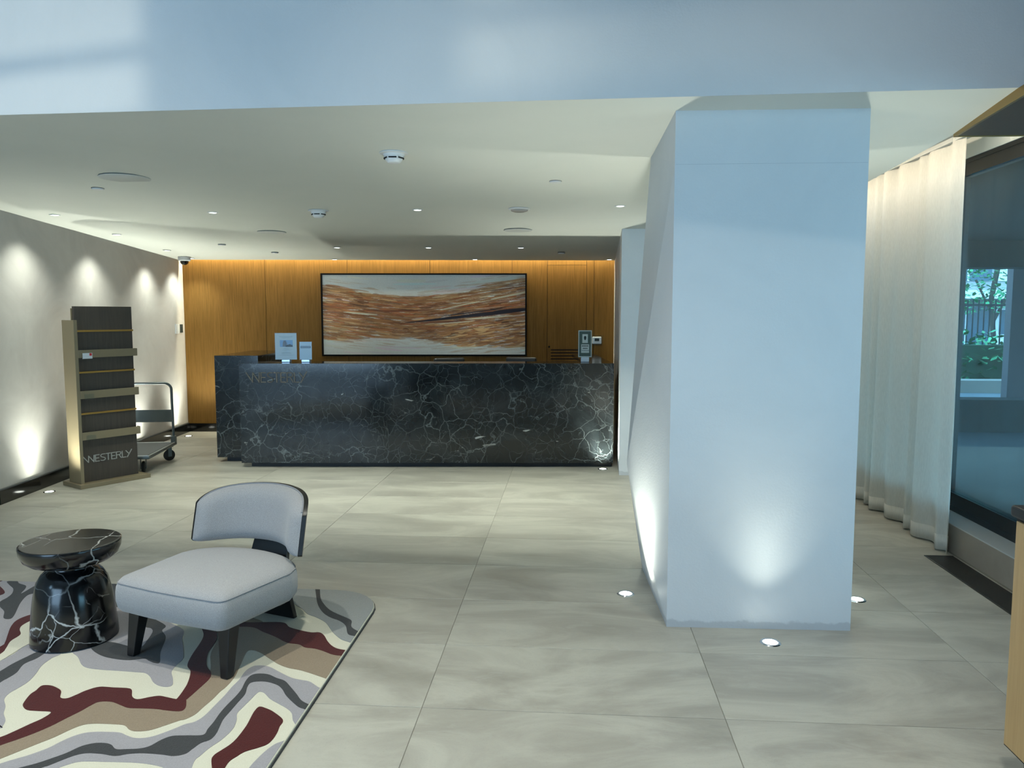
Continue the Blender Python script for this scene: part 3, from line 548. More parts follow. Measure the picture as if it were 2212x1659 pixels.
def backpt(s, t, off, grow=0.0):
    a = s * PHI
    x = -0.012 + 0.345 * math.sin(a) / math.sin(PHI); y = 0.325 - 0.195 * (1 - math.cos(a)) / (1 - math.cos(PHI))
    nx, ny = -math.sin(a), -math.cos(a)
    e = max(0.0, 1 - abs(s) ** 9) ** 0.5
    z0 = 0.425 - 0.012 * s * s; z1 = 0.712 - 0.038 * s * s - 0.035 * abs(s) ** 6
    zc, hh = (z0 + z1) / 2, (z1 - z0) / 2 + grow
    tt = 2 * t - 1; z = zc + hh * tt * (0.80 + 0.20 * e)
    y += 0.22 * (z - 0.42)
    return (x * (1 + grow * 2) + nx * off, y + ny * off, z)
def shell(name, mat, fo, bo, grow, NS=44, NT=16):
    m = MB(); v = []
    S = [math.sin(math.pi / 2 * (2 * i / (NS - 1) - 1)) for i in range(NS)]
    for side in (0, 1):
        for s in S:
            for j in range(NT):
                t = 0.5 - 0.5 * math.cos(math.pi * j / (NT - 1))
                v.append(backpt(s, t, fo(s, t) if side == 0 else bo(s, t), grow))
    f = []; W = NS * NT
    for i in range(NS - 1):
        for j in range(NT - 1):
            a = i * NT + j; f.append([a, a + 1, a + NT + 1, a + NT]); f.append([W + a, W + a + NT, W + a + NT + 1, W + a + 1])
        f.append([i * NT, (i + 1) * NT, W + (i + 1) * NT, W + i * NT]); k = i * NT + NT - 1
        f.append([k, W + k, W + k + NT, k + NT])
    for j in range(NT - 1):
        f.append([j, W + j, W + j + 1, j + 1]); k = (NS - 1) * NT + j; f.append([k, k + 1, W + k + 1, W + k])
    return m.add(v, f).build(name, mat, ch, smooth=50)
puff = lambda s, t: 0.004 + 0.066 * (1 - abs(2 * t - 1) ** 5) ** 0.5 * (1 - abs(s) ** 14) ** 0.5
bp = shell('backrest', M_fabric, puff, lambda s, t: 0.0, 0.0)
shell('back_shell', M_blackwood, lambda s, t: -0.001, lambda s, t: -0.020, 0.002)
pts = [backpt(s, 1 if True else 0, 0.006, 0.001) for s in np.linspace(-0.97, 0.97, 30)]
MB().tube(pts, 0.004, 6).build('piping', M_fabricd, bp, smooth=60)
sp_ = MB(); pr = [(0.345, -0.0), (0.30, 0.16), (0.285, 0.27), (0.305, 0.36), (0.352, 0.46), (0.392, 0.62)]
v = []
for y, z in pr:
    wd = 0.118 if z > 0.3 else 0.126
    v += [(-wd, y, z), (wd, y, z), (wd, y + 0.028, z), (-wd, y + 0.028, z)]
f = [[0, 1, 2, 3][::-1], [20, 21, 22, 23]]
for k in range(5):
    for i in range(4): f.append([4 * k + i, 4 * k + (i + 1) % 4, 4 * k + 4 + (i + 1) % 4, 4 * k + 4 + i])
sp_.add(v, f).build('leg', M_blackwood, ch, bevel=0.003)['label'] = 'wide curved black wooden rear leg carrying the back'
for sx in (-1, 1):
    m = MB(); x0, y0 = 0.29 * sx, -0.315
    bt = [(x0 - .021, y0 - .021), (x0 + .021, y0 - .021), (x0 + .021, y0 + .021), (x0 - .021, y0 + .021)]
    x1, y1 = 0.275 * sx, -0.285
    tp = [(x1 - .035, y1 - .028), (x1 + .035, y1 - .028), (x1 + .035, y1 + .04), (x1 - .035, y1 + .04)]
    m.add([(a, b, 0) for a, b in bt] + [(a, b, 0.235) for a, b in tp], [[3, 2, 1, 0], [4, 5, 6, 7]] + [[i, (i + 1) % 4, 4 + (i + 1) % 4, 4 + i] for i in range(4)])
    m.build('leg', M_blackwood, ch, bevel=0.004)
MB().box(-0.27, 0.27, -0.30, -0.24, 0.19, 0.226).box(-0.09, 0.09, -0.26, 0.29, 0.19, 0.226).box(-0.28, 0.28, 0.05, 0.1, 0.195, 0.226).build('underframe', M_blackwood, ch, bevel=0.003)

# ================================================================ SIDE TABLE
tb = empty('side_table', (-2.487, 3.62, RZ)); tag(tb, 'round black marble side table with white veins and bell shaped base on the rug', 'table')
MB().lathe([(0.0, 0), (0.192, 0), (0.199, 0.006), (0.198, 0.03), (0.193, 0.09), (0.186, 0.16), (0.176, 0.23), (0.160, 0.30), (0.140, 0.335), (0.118, 0.355), (0.105, 0.362), (0.100, 0.372), (0.104, 0.386), (0.0, 0.386)], 64).build('base', M_tablem, tb, smooth=50)
MB().lathe([(0.0, 0.386), (0.140, 0.388), (0.185, 0.402), (0.212, 0.424), (0.226, 0.456), (0.230, 0.486), (0.228, 0.4915), (0.2245, 0.4938), (0.2235, 0.494), (0.215, 0.4941), (0.2, 0.4941), (0.0, 0.4941)], 72).build('tabletop', M_tablem, tb, smooth=35)

# ================================================================ RECEPTION DESK
dk = empty('reception_desk', (-3.533, 8.027, 0), TH); tag(dk, 'long black veined marble reception desk with a bronze name on its front', 'desk')
MB().box(0, 4.0, 0, 0.035, 0.05, 1.124).build('front_panel', M_desk, dk, bevel=0.002, seg=1)
MB().box(0.0, 4.0, 0.035, 0.36, 1.09, 1.124).build('counter_top', M_desk, dk, bevel=0.002, seg=1)
MB().box(3.70, 4.0, 0.36, 1.95, 1.09, 1.124).box(3.965, 4.0, 0.35, 1.95, 0.05, 1.09).build('return_counter', M_desk, dk, bevel=0.002, seg=1)
MB().box(-0.385, 0.10, 0.33, 1.60, 0.05, 1.19).build('end_block', M_desk, dk, bevel=0.002, seg=1)['label'] = 'taller black marble block closing the left end'
MB().box(0.085, 3.99, 0.075, 0.30, 0, 0.05).box(-0.30, 0.08, 0.40, 1.5, 0, 0.05).box(3.8, 3.98, 0.3, 1.9, 0, 0.05).build('plinth', M_blackm, dk)
MB().box(0.10, 3.70, 0.36, 0.95, 0.72, 0.75).box(0.10, 3.96, 0.33, 0.36, 0.05, 1.09).build('work_surface', M_darkwood, dk)

LET = {'W': ([[(0, 1), (0.68, 0), (0.72, 1), (1.38, 0), (1.42, 1)]], 1.6), 'E': ([[(0.5, 1), (0, 1), (0, 0), (0.5, 0)], [(0, 0.5), (0.42, 0.5)]], 0.66),
       'S': ([[(0.58, 1), (0.25, 1), (0.1, 0.93), (0.03, 0.8), (0.08, 0.65), (0.25, 0.54), (0.45, 0.46), (0.6, 0.36), (0.64, 0.22), (0.56, 0.08), (0.4, 0), (0.2, 0), (0.05, 0.06)]], 0.74),
       'T': ([[(0, 1), (0.58, 1)], [(0.29, 1), (0.29, 0)]], 0.74), 'R': ([[(0, 0), (0, 1), (0.42, 1), (0.56, 0.94), (0.62, 0.8), (0.57, 0.62), (0.42, 0.54), (0, 0.52)], [(0.36, 0.53), (0.64, 0)]], 0.80),
       'L': ([[(0, 1), (0, 0), (0.5, 0)]], 0.55), 'Y': ([[(-0.02, 1), (0.4, 0.45)], [(0.78, 1.12), (0.14, -0.03)]], 0.8)}
def letters(parent, x, y, z, h, mat, word='WESTERLY', sx=1.0, wt=0.045, dep=0.006):
    for c in word:
        st, adv = LET[c]; m = MB()
        for pl in st:
            for (a, b), (c2, d2) in zip(pl[:-1], pl[1:]):
                dx, dz = (c2 - a), (d2 - b); l = math.hypot(dx, dz); ux, uz = dx / l, dz / l; px, pz = -uz * wt, ux * wt
                e = wt * 0.8
                q = [(a - ux * e + px, b - uz * e + pz), (a - ux * e - px, b - uz * e - pz), (c2 + ux * e - px, d2 + uz * e - pz), (c2 + ux * e + px, d2 + uz * e + pz)]
                vv_ = [(u * h * sx, yy, w_ * h) for yy in (0, -dep) for u, w_ in q]
                m.add(vv_, [[0, 1, 2, 3], [7, 6, 5, 4]] + [[i, (i + 1) % 4, 4 + (i + 1) % 4, 4 + i] for i in range(4)])
        o = m.build('letter', mat, parent); o.location = (x, y, z); x += adv * h * sx
letters(dk, 0.078, 0.0, 0.924, 0.101, M_letterd, sx=0.98, wt=0.052)

# acrylic sign holders on the counter
def sign(name, x, w_, zb, zt_, label, paint, mat_sheet, y=0.30, turn=0.0):
    p = dk.matrix_basis @ Vector((0, 0, 0)); c, s_ = math.cos(TH), math.sin(TH)
    t = empty(name, (-3.533 + x * c - y * s_, 8.027 + x * s_ + y * c, 1.125), TH + turn); tag(t, label, 'sign')
    h = zt_ - zb; z0 = zb - 1.125
    MB().box(-0.045, 0.045, -0.02, 0.05, 0, z0 * 0.999).build('base', M_acrylic_base, t, bevel=0.004)
    MB().box(-w_ / 2, w_ / 2, 0.0, 0.004, z0, z0 + h).build('sheet', mat_sheet, t)
    MB().box(-w_ / 2 - 0.004, w_ / 2 + 0.004, -0.005, -0.001, z0 - 0.003, z0 + h + 0.004).build('acrylic_cover', M_acrylic, t)
    paint(t, w_, z0, h)
M_acrylic_base = Mat('acrylic_block', srgb(178, 196, 214), 0.08, 0.35).m
M_paper = Mat('paper', srgb(188, 194, 190), 0.7).m
M_ink = Mat('ink_grey', srgb(128, 138, 142), 0.8).m; M_inkd = Mat('ink_dark', srgb(34, 44, 42), 0.8).m
M_navy = Mat('print_navy', srgb(44, 78, 100), 0.7).m; M_green = Mat('print_green', srgb(64, 82, 76), 0.7).m
M_sky = Mat('print_sky', srgb(92, 142, 190), 0.7).m; M_bld = Mat('print_building', srgb(104, 108, 116), 0.7).m; M_tree = Mat('print_trees', srgb(44, 54, 54), 0.7).m
def quad(t, x0, x1, z0, z1, mat, nm='print', y=-0.0006):
    return MB().box(x0, x1, y, 0.0, z0, z1).build(nm, mat, t)
def textline(t, cx, z, w_, n, mat, hgt=0.006, seed=1):
    rr = random.Random(seed); m = MB(); x = cx - w_ / 2; i = 0
    while x < cx + w_ / 2:
        l = rr.uniform(0.006, 0.016); m.box(x, min(x + l, cx + w_ / 2), -0.0008, 0.0, z, z + hgt * rr.uniform(0.8, 1.2)); x += l + 0.004
    tag(m.build('print_lines', mat, t), kind='stuff')
def paintA(t, w_, z0, h):
    sh = [c for c in t.children if c.name.startswith('sheet')][0]
    quad(sh, -0.065, 0.075, z0 + h * 0.48, z0 + h * 0.74, M_sky, 'picture')
    MB().add([(-0.035, -0.001, z0 + h * .49), (0.02, -0.001, z0 + h * .49), (0.018, -0.001, z0 + h * .60), (-0.002, -0.001, z0 + h * .72), (-0.022, -0.001, z0 + h * .72), (-0.034, -0.001, z0 + h * .62)], [[0, 1, 2, 3, 4, 5]]).build('picture_building', M_bld, sh)
    MB().add([(0.0, -0.0013, z0 + h * .48), (0.075, -0.0013, z0 + h * .48), (0.075, -0.0013, z0 + h * .54), (0.045, -0.0013, z0 + h * .585), (0.02, -0.0013, z0 + h * .56), (0.0, -0.0013, z0 + h * .53)], [[0, 1, 2, 3, 4, 5]]).build('picture_trees', M_tree, sh)
    for k, (zf, wf) in enumerate(((.86, .15), (.82, .10), (.42, .05), (.38, .07), (.35, .09), (.27, .07), (.24, .10), (.20, .11), (.15, .15))): textline(sh, 0.005, z0 + h * zf, wf, 1, M_ink, 0.004, k)
def paintB(t, w_, z0, h):
    sh = [c for c in t.children if c.name.startswith('sheet')][0]
    quad(sh, -w_ / 2 + .008, w_ / 2 - .008, z0 + h * .64, z0 + h * .77, M_navy)
    textline(sh, 0, z0 + h * .70, 0.09, 1, M_ink, 0.005, 3)
def paintC(t, w_, z0, h):
    sh = [c for c in t.children if c.name.startswith('sheet')][0]
    quad(sh, -w_ / 2 + .009, w_ / 2 - .009, z0 + .010, z0 + h - .009, M_green)
    quad(sh, -0.030, 0.030, z0 + h * .53, z0 + h * .86, M_paper, 'card', -0.002)
    quad(sh, -0.042, 0.045, z0 + h * .16, z0 + h * .48, M_paper, 'card', -0.002)
    E = [(0.013 * math.cos(a), -0.003, z0 + h * .74 + (0.016 if math.sin(a) > 0 else 0.030) * math.sin(a)) for a in [2 * math.pi * k / 20 for k in range(20)]]
    MB().add(E, [list(range(20))]).build('print_emblem', M_inkd, sh)
    for k, (zf, wf) in enumerate(((.40, .07), (.31, .05), (.23, .07))):
        m = MB(); rr = random.Random(k + 20); x = -wf / 2
        while x < wf / 2: l = rr.uniform(.004, .01); m.box(x, x + l, -0.003, 0, z0 + h * zf, z0 + h * zf + .011); x += l + .002
        tag(m.build('print_lines', M_inkd if k < 2 else M_ink, sh), kind='stuff')
sign('sign_holder', 0.445, 0.232, 1.154, 1.44, 'larger upright notice with a small building picture at the left of the desk', paintA, M_paper, 0.22)
sign('sign_holder', 0.66, 0.130, 1.154, 1.345, 'smaller white notice with a navy band beside the larger notice', paintB, Mat('paper_blue', srgb(172, 192, 202), 0.5).m, 0.22)
sign('sign_holder', 3.712, 0.146, 1.178, 1.470, 'dark green framed notice at the right end of the desk', paintC, M_paper, 0.24)
# keypad in clear cover on the oak wall
kp = empty('thermostat', (-5.36, 10.497, 0), TH); tag(kp, 'white thermostat in a clear lockable cover on the oak wall', 'thermostat')
MB().box(5.665, 5.795, -0.024, -0.001, 1.235, 1.335).build('body', M_white, kp, bevel=0.014, seg=3)
MB().box(5.698, 5.762, -0.0255, -0.024, 1.274, 1.312).build('screen', M_inkd, kp)
MB().box(5.65, 5.81, -0.055, -0.001, 1.215, 1.355).build('cover', M_acrylic, kp)
MB().box(5.638, 5.652, -0.02, -0.001, 1.27, 1.29).build('lock', M_chrome, kp)
# wall switch pair on the left wall
for s0, wd, z0, z1, mt, lb in ((3.99, 0.115, 1.385, 1.515, M_white, 'white wall switch plate on the stucco wall near the oak corner'), (4.14, 0.075, 1.395, 1.510, M_inkd, 'narrow dark intercom plate beside the white switch')):
    t = empty('wall_plate', onl(s0, 0, 0), math.atan2(dl.y, dl.x)); tag(t, lb, 'switch')
    MB().box(-wd / 2, wd / 2, -0.014, 0.0, z0, z1).build('plate', mt, t, bevel=0.003)
    MB().box(-wd / 4, wd / 4, -0.018, -0.014, z0 + .03, z1 - .03).build('button', mt, t, bevel=0.001)

# painting
art = empty('painting', (-5.36, 10.497, 0), TH); tag(art, 'wide black framed abstract painting with brown and navy streaks on the oak wall', 'painting')
ax0, ax1, az0, az1 = 1.903, 4.752, 1.066, 2.211
fr = MB()
for a in ((ax0, ax1, az0, az0 + .022), (ax0, ax1, az1 - .022, az1), (ax0, ax0 + .022, az0 + .022, az1 - .022), (ax1 - .022, ax1, az0 + .022, az1 - .022)): fr.box(a[0], a[1], -0.055, -0.001, a[2], a[3])
fr.build('frame', Mat('frame_black', srgb(4, 4, 5), 0.7, spec=0.15).m, art)
def paint_canvas(NX=560, NY=226):
    rng = np.random.RandomState(7)
    u, v = np.meshgrid(np.linspace(0, 1, NX), np.linspace(0, 1, NY))
    img = np.zeros((NY, NX, 3)); img[:] = (0.82, 0.82, 0.76)
    def flow(x): return np.where(x < 0.42, 0.16 * (x / 0.42) - 0.16 + 0.0, -0.20 * ((x - 0.42) / 0.58) ** 1.25)
    pal = np.array([[.30, .15, .07], [.42, .24, .12], [.50, .32, .18], [.20, .09, .045], [.58, .44, .28], [.36, .20, .11], [.62, .56, .46], [.13, .055, .03], [.40, .13, .05]])
    pal = pal * np.array([1.4, 1.2, .88])
    def stroke(x0, y0, L, th, col, al, slope=None, wob=0.0):
        if slope is None: slope = float((flow(np.array(min(x0 + L, 1.0))) - flow(np.array(x0))) / max(min(L, 1 - x0), 0.01)) * 0.8
        xa, xb = int(max(0, x0 * NX)), int(min(NX, (x0 + L) * NX) + 1)
        if xb - xa < 2: return
        yc = y0 + slope * L * .5; ext = abs(slope * L) / 2 + th * 2 + .01
        ya, yb = int(max(0, (yc - ext) * NY)), int(min(NY, (yc + ext) * NY) + 1)
        if yb - ya < 1: return
        U = u[ya:yb, xa:xb]; Vv = v[ya:yb, xa:xb]; s = (U - x0) / L
        c = y0 + slope * (U - x0) + wob * np.sin(s * 3.1)
        wd = th * np.clip(4 * s * (1 - s), 0, 1) ** 0.35
        m = np.clip((wd - np.abs(Vv - c)) / (0.35 * th + 1e-4), 0, 1)[..., None] * al
        img[ya:yb, xa:xb] = img[ya:yb, xa:xb] * (1 - m) + np.array(col) * m
    for _ in range(90): stroke(rng.uniform(-.05, 1), rng.uniform(0, 1), rng.uniform(.1, .3), rng.uniform(.01, .03), rng.uniform(.66, .9, 3) * np.array([1, .99, .94]), .5)
    top = lambda x: np.interp(x, [0, .2, .45, .65, .8, 1], [.14, .24, .30, .26, .14, .08])
    bot = lambda x: np.interp(x, [0, .18, .4, .55, .8, 1], [.80, .76, .76, .84, .90, .90])
    core = lambda x: np.interp(x, [0, .25, .45, .7, 1], [.42, .50, .58, .52, .42])
    for _ in range(3400):
        x = rng.uniform(-.06, 1); t, b, c0_ = top(x), bot(x), core(x)
        y = t + (b - t) * rng.uniform(-.04, 1.02); d_ = min(1.0, abs(y - c0_) / .42)
        pr_ = rng.rand()
        if pr_ < d_ * .75: k = rng.choice([2, 4, 6, 1, 0, 5])
        else: k = rng.choice([0, 1, 3, 5, 7, 8])
        col = pal[k] * rng.uniform(.45, 1.0)
        stroke(x, y, rng.uniform(.03, .13), rng.uniform(.004, .013), col, rng.uniform(.35, .9), wob=rng.uniform(-.012, .012))
    for _ in range(160):
        x = rng.uniform(0, 1); y = rng.choice([top(x) - rng.uniform(0, .14), bot(x) + rng.uniform(-.02, .13)])
        stroke(x, y, rng.uniform(.03, .12), rng.uniform(.005, .012), (.55, .38, .22), rng.uniform(.12, .4))
    for _ in range(120):
        x = rng.uniform(.55, 1); stroke(x, rng.uniform(.6, .9), rng.uniform(.03, .09), rng.uniform(.006, .014), pal[rng.choice([0, 3, 1, 4])], .7, slope=rng.uniform(-.55, -.2), wob=.01)
    nv = (.012, .010, .022)
    for a in ((.40, .60, .32, .012, -.27), (.50, .575, .30, .020, -.28), (.60, .545, .42, .026, -.26), (.72, .50, .30, .022, -.22), (.84, .46, .2, .026, -.20), (.58, .52, .33, .010, -.33)): stroke(a[0], a[1], a[2], a[3], nv, .95, a[4])
    for a in ((.20, .44, .2, .008, .06), (.3, .46, .25, .012, -.1), (.48, .60, .22, .012, -.1)): stroke(a[0], a[1], a[2], a[3], (.16, .045, .02), .8, a[4])
    cr = (.72, .68, .50)
    for a in ((.578, .438, .20, .008, -.56), (.70, .372, .16, .004, -.45), (.83, .305, .18, .013, -.52), (.70, .556, .24, .011, -.20), (.56, .615, .19, .008, -.20), (.10, .462, .17, .011, .22)): stroke(a[0], a[1], a[2], a[3], cr, .95, a[4])
    img = img * (0.94 + 0.12 * rng.rand(NY, NX, 1))
    return np.clip(img, 0, 1)
img = paint_canvas(); NY, NX = img.shape[:2]
gx = np.linspace(ax0 + .022, ax1 - .022, NX); gz = np.linspace(az1 - .022, az0 + .022, NY)
GX, GZ = np.meshgrid(gx, gz); vv = np.stack([GX.ravel(), np.full(NX * NY, -0.040), GZ.ravel()], 1)
me = bpy.data.meshes.new('canvas'); idx = np.arange(NX * NY).reshape(NY, NX)
q = np.stack([idx[:-1, :-1], idx[1:, :-1], idx[1:, 1:], idx[:-1, 1:]], -1).reshape(-1, 4)
me.vertices.add(len(vv)); me.vertices.foreach_set('co', vv.ravel()); me.loops.add(q.size); me.loops.foreach_set('vertex_index', q.ravel().astype(np.int32))
me.polygons.add(len(q)); me.polygons.foreach_set('loop_start', np.arange(0, q.size, 4, dtype=np.int32)); me.update(calc_edges=True)
ca = me.color_attributes.new('paint', 'FLOAT_COLOR', 'POINT'); ca.data.foreach_set('color', np.concatenate([img.reshape(-1, 3), np.ones((NX * NY, 1))], 1).ravel())
MC = Mat('painted_canvas', rough=0.7); at_ = MC.N('ShaderNodeAttribute'); at_.attribute_name = 'paint'; MC.base(at_.outputs['Color']); me.materials.append(MC.m)
cvo = bpy.data.objects.new('canvas', me); COL.objects.link(cvo); cvo.parent = art

# task chairs behind the desk: only their tops show
def task_chair(u_, w_, lab, rz, top):
    c, s_ = math.cos(TH), math.sin(TH)
    t = empty('task_chair', (-3.533 + u_ * c - w_ * s_, 8.027 + u_ * s_ + w_ * c, 0), TH + rz); tag(t, lab, 'chair', 'task chairs behind the desk')
    MB().box(-0.2, 0.2, -0.03, 0.03, top - 0.42, top).build('backrest', M_blackm, t, bevel=0.028, seg=3)
    MB().box(-0.24, 0.24, -0.50, -0.06, 0.44, 0.52).build('seat', M_blackm, t, bevel=0.03, seg=3)
    MB().tube([(0, -0.02, 0.5), (0, 0.03, 0.6), (0, 0.035, top - 0.3)], 0.02, 8).build('back_post', M_steel, t)
    MB().lathe([(0, 0.08), (0.03, 0.08), (0.03, 0.44), (0, 0.44)], 16, cy=-0.27).build('column', M_steel, t)
    for k in range(5):
        a = 2 * math.pi * k / 5
        lg = MB().tube([(0, -0.27, 0.09), (0.27 * math.cos(a), -0.27 + 0.27 * math.sin(a), 0.07)], 0.016, 8).build('leg', M_steel, t)
        MB().lathe([(0, 0), (0.02, 0), (0.026, 0.02), (0.02, 0.05), (0, 0.052)], 10, cx=0.27 * math.cos(a), cy=-0.27 + 0.27 * math.sin(a)).build('caster', M_blackm, lg)
task_chair(2.125, 1.45, 'dark task chair behind the desk below the middle of the painting', R(200), 1.105)
task_chair(3.03, 1.55, 'dark task chair behind the desk below the right corner of the painting', R(165), 1.108)

# ================================================================ BROCHURE STAND
ux, uy = 0.51, 0.86; l_ = math.hypot(ux, uy); ANG = math.atan2(uy, ux)
bs = empty('brochure_stand', (-4.591, 6.872, 0), ANG); tag(bs, 'tall dark wood and taupe brochure stand with three trays by the stucco wall', 'display stand')
MB().box(0, 0.69, 0, 0.345, 0, 0.04).build('base', M_taupe, bs, bevel=0.003)
MB().box(0.03, 0.062, 0.05, 0.275, 0.04, 1.59).build('side_panel', M_taupe, bs, bevel=0.002)
MB().box(0.062, 0.62, 0.105, 0.135, 0.04, 1.72).build('back_panel', M_darkwood, bs, bevel=0.002)
MB().box(0.055, 0.60, 0.136, 0.15, 0.06, 1.70).build('rear_board', M_taupe, bs)
for zc in (1.487, 1.095, 0.700):
    MB().box(0.062, 0.622, 0.088, 0.106, zc - 0.009, zc + 0.009).build('ledge', M_gold, bs, bevel=0.003)
for zc in (1.272, 0.885, 0.490):
    tr = MB().box(0.062, 0.632, 0.050, 0.056, zc - 0.037, zc + 0.037).box(0.062, 0.632, 0.056, 0.104, zc - 0.037, zc - 0.031).box(0.626, 0.632, 0.056, 0.104, zc - 0.031, zc + 0.037).build('tray', M_taupe, bs, bevel=0.001, seg=1)
    hd = MB().box(0.095, 0.185, 0.040, 0.042, zc - 0.045, zc + 0.008).box(0.095, 0.185, 0.042, 0.050, zc - 0.045, zc - 0.043).build('card_holder', M_acrylic if zc < 1.2 else M_white, tr)
    if zc > 1.2:
        hd['label'] = 'white card with a small red square'
        MB().box(0.158, 0.180, 0.0388, 0.040, zc - 0.018, zc + 0.006).build('red_square', Mat('card_red', srgb(196, 40, 44), 0.5).m, tr)
letters(bs, 0.082, 0.105, 0.228, 0.062, M_letter, sx=1.18, wt=0.062, dep=0.004)

# ================================================================ PLATFORM TROLLEY
tz = R(11)
tr = empty('platform_trolley', (-4.475, 8.46, 0), tz); tag(tr, 'grey folding platform trolley parked behind the brochure stand', 'trolley')
# local: x to the left is negative, y negative towards the viewer
deck = MB().box(-0.52, 0.0, -0.92, 0.0, 0.165, 0.198).build('deck', M_steel, tr, bevel=0.012, seg=2)
MB().box(-0.49, -0.03, -0.89, -0.05, 0.198, 0.202).build('mat', M_mat, deck)
MB().tube([(-0.505, -0.905, 0.196), (-0.015, -0.905, 0.196), (-0.015, -0.03, 0.196), (-0.505, -0.03, 0.196)], 0.009, 8, closed=True).build('edge_bumper', M_alu, deck)
hp = [(-0.03, -0.02, 0.19)] + [(-0.03, -0.02, 0.30), (-0.035, -0.02, 0.80)]
for k in range(1, 7): a = R(90 * k / 6); hp.append((-0.035 - 0.07 * (1 - math.cos(a)), -0.02, 0.80 + 0.07 * math.sin(a)))
hp2 = [(-0.52 - x, y, z) for x, y, z in hp[::-1]]
MB().tube(hp + hp2, 0.014, 10).build('handle', M_steel, tr, smooth=60)
MB().box(-0.485, -0.035, -0.026, -0.014, 0.43, 0.57).build('cross_panel', M_steel, tr, bevel=0.003)
for x in (-0.03, -0.49): MB().box(x - 0.025, x + 0.025, -0.05, 0.015, 0.165, 0.27).build('hinge', M_steel, tr, bevel=0.006)
def caster(x, y, a):
    c = empty('caster', (0, 0, 0)); 
    m = MB().lathe([(0, -0.016), (0.045, -0.016), (0.062, -0.010), (0.063, 0), (0.062, 0.010), (0.045, 0.016), (0, 0.016)], 28)
    o = m.build('wheel', M_blackm, tr, smooth=40); o.matrix_local = Matrix.Translation((x, y, 0.064)) @ Matrix.Rotation(a, 4, 'Z') @ Matrix.Rotation(R(90), 4, 'Y')
    bpy.data.objects.remove(c)
    k = MB().box(-0.028, -0.022, -0.02, 0.02, 0.05, 0.165).box(0.022, 0.028, -0.02, 0.02, 0.05, 0.165).box(-0.035, 0.035, -0.035, 0.035, 0.158, 0.166).build('fork', M_steel, tr)
    k.matrix_local = Matrix.Translation((x, y, 0)) @ Matrix.Rotation(a, 4, 'Z')
caster(-0.06, -0.10, R(-50)); caster(-0.46, -0.10, R(-50)); caster(-0.10, -0.80, R(12)); caster(-0.44, -0.80, R(12))

# ================================================================ CABINET at the right edge
cb_ = empty('cabinet', (1.565, 2.80, 0)); tag(cb_, 'blonde wood cabinet with a rounded black top at the right edge', 'cabinet')
MB().box(0.0, 0.50, -1.15, 0.0, 0.10, 0.934).build('body', M_blonde, cb_, bevel=0.002)
MB().box(-0.012, 0.0, -1.135, -0.014, 0.112, 0.924).build('door', M_blonde, cb_, bevel=0.001)
MB().box(-0.003, 0.001, -1.15, 0.0, 0.10, 0.934).build('gap_shadow', M_shadow, cb_)
MB().hexa(rrect(-0.022, 0.52, -1.17, 0.02, 0.02, 4), 0.935, 0.975).build('worktop', M_blackm, cb_, bevel=0.01, seg=3)
for x, y in ((0.06, -0.08), (0.44, -0.08), (0.06, -1.07), (0.44, -1.07)): MB().lathe([(0, 0), (0.03, 0), (0.034, 0.1), (0, 0.1)], 20, cx=x, cy=y).build('foot', M_blackm, cb_, smooth=40)

# ================================================================ CEILING FIXTURES
def downlight(x, y, lab, grp, power, spot=75, tilt=None):
    z = cz(y)
    t = empty('downlight', (x, y, z)); tag(t, lab, 'light', grp)
    MB().lathe([(0.030, -0.001), (0.032, -0.004), (0.046, -0.004), (0.048, 0.0005), (0.030, 0.0005)], 28).build('trim_ring', M_white, t, smooth=40)
    MB().lathe([(0.0, -0.0025), (0.030, -0.0025), (0.030, 0.0), (0, 0.0)], 24).build('lens', M_lamp, t)
    a = (x, y, 0) if tilt is None else tilt
    light('downlight_beam', 'SPOT', (x, y, z - 0.02), LED, power, 0.03, aim=a, spot=spot, blend=1.0)
for k, (x, y) in enumerate([(-4.66, 6.80), (-4.81, 8.01), (-4.98, 9.35), (-5.10, 10.2)]):
    o = onl((Vector((x, y, 0)) - A).dot(dl), 0, 0.9)
    downlight(x, y, 'small bright downlight close to the stucco wall, %s from the front' % ('first', 'second', 'third', 'fourth')[k], 'downlights along the stucco wall', 40, 110, tilt=(x * 0.68 + o[0] * 0.32, y, 0.9))
for k, (x, y) in enumerate([(-3.166, 6.76), (-1.329, 6.73), (0.40, 6.65)]):
    downlight(x, y, ('small bright downlight left of the smoke detectors', 'small bright downlight in the middle of the ceiling, nearest the smoke detector', 'small bright downlight beside the big column')[k], 'downlights across the lobby ceiling', 215, 92)
for k, (x, y) in enumerate([(-2.79, 9.19), (-1.70, 9.25), (-0.605, 9.32)]):
    downlight(x, y, 'small bright downlight over the desk, %s of its row of three' % ('left', 'middle', 'right')[k], 'downlights over the desk', 62, 95)
for k, (x, y) in enumerate([(-3.20, 10.42), (-1.30, 10.50), (0.50, 10.6)]):
    downlight(x, y, 'small bright downlight by the oak wall, %s of the rear row' % ('left', 'middle', 'right')[k], 'downlights by the oak wall', 12, 60)
def disc(name, x, y, r, mat, lab, cat, grp=None, h=0.004, rim=None):
    t = empty(name, (x, y, cz(y))); tag(t, lab, cat, grp)
    MB().lathe([(0, -h), (r * 0.97, -h), (r, -h * 0.3), (r, 0.001), (0, 0.001)], 48).build('grille' if cat == 'speaker' else 'plate', mat, t, smooth=30)
    if rim: MB().lathe([(r, -0.001), (r * 1.08, -0.001), (r * 1.08, 0.002), (r, 0.002)], 40).build('slot', M_shadow, t)
    return t
disc('ceiling_speaker', -3.142, 5.36, 0.17, M_speaker, 'large round flat speaker at the left front of the ceiling', 'speaker', 'round ceiling speakers')
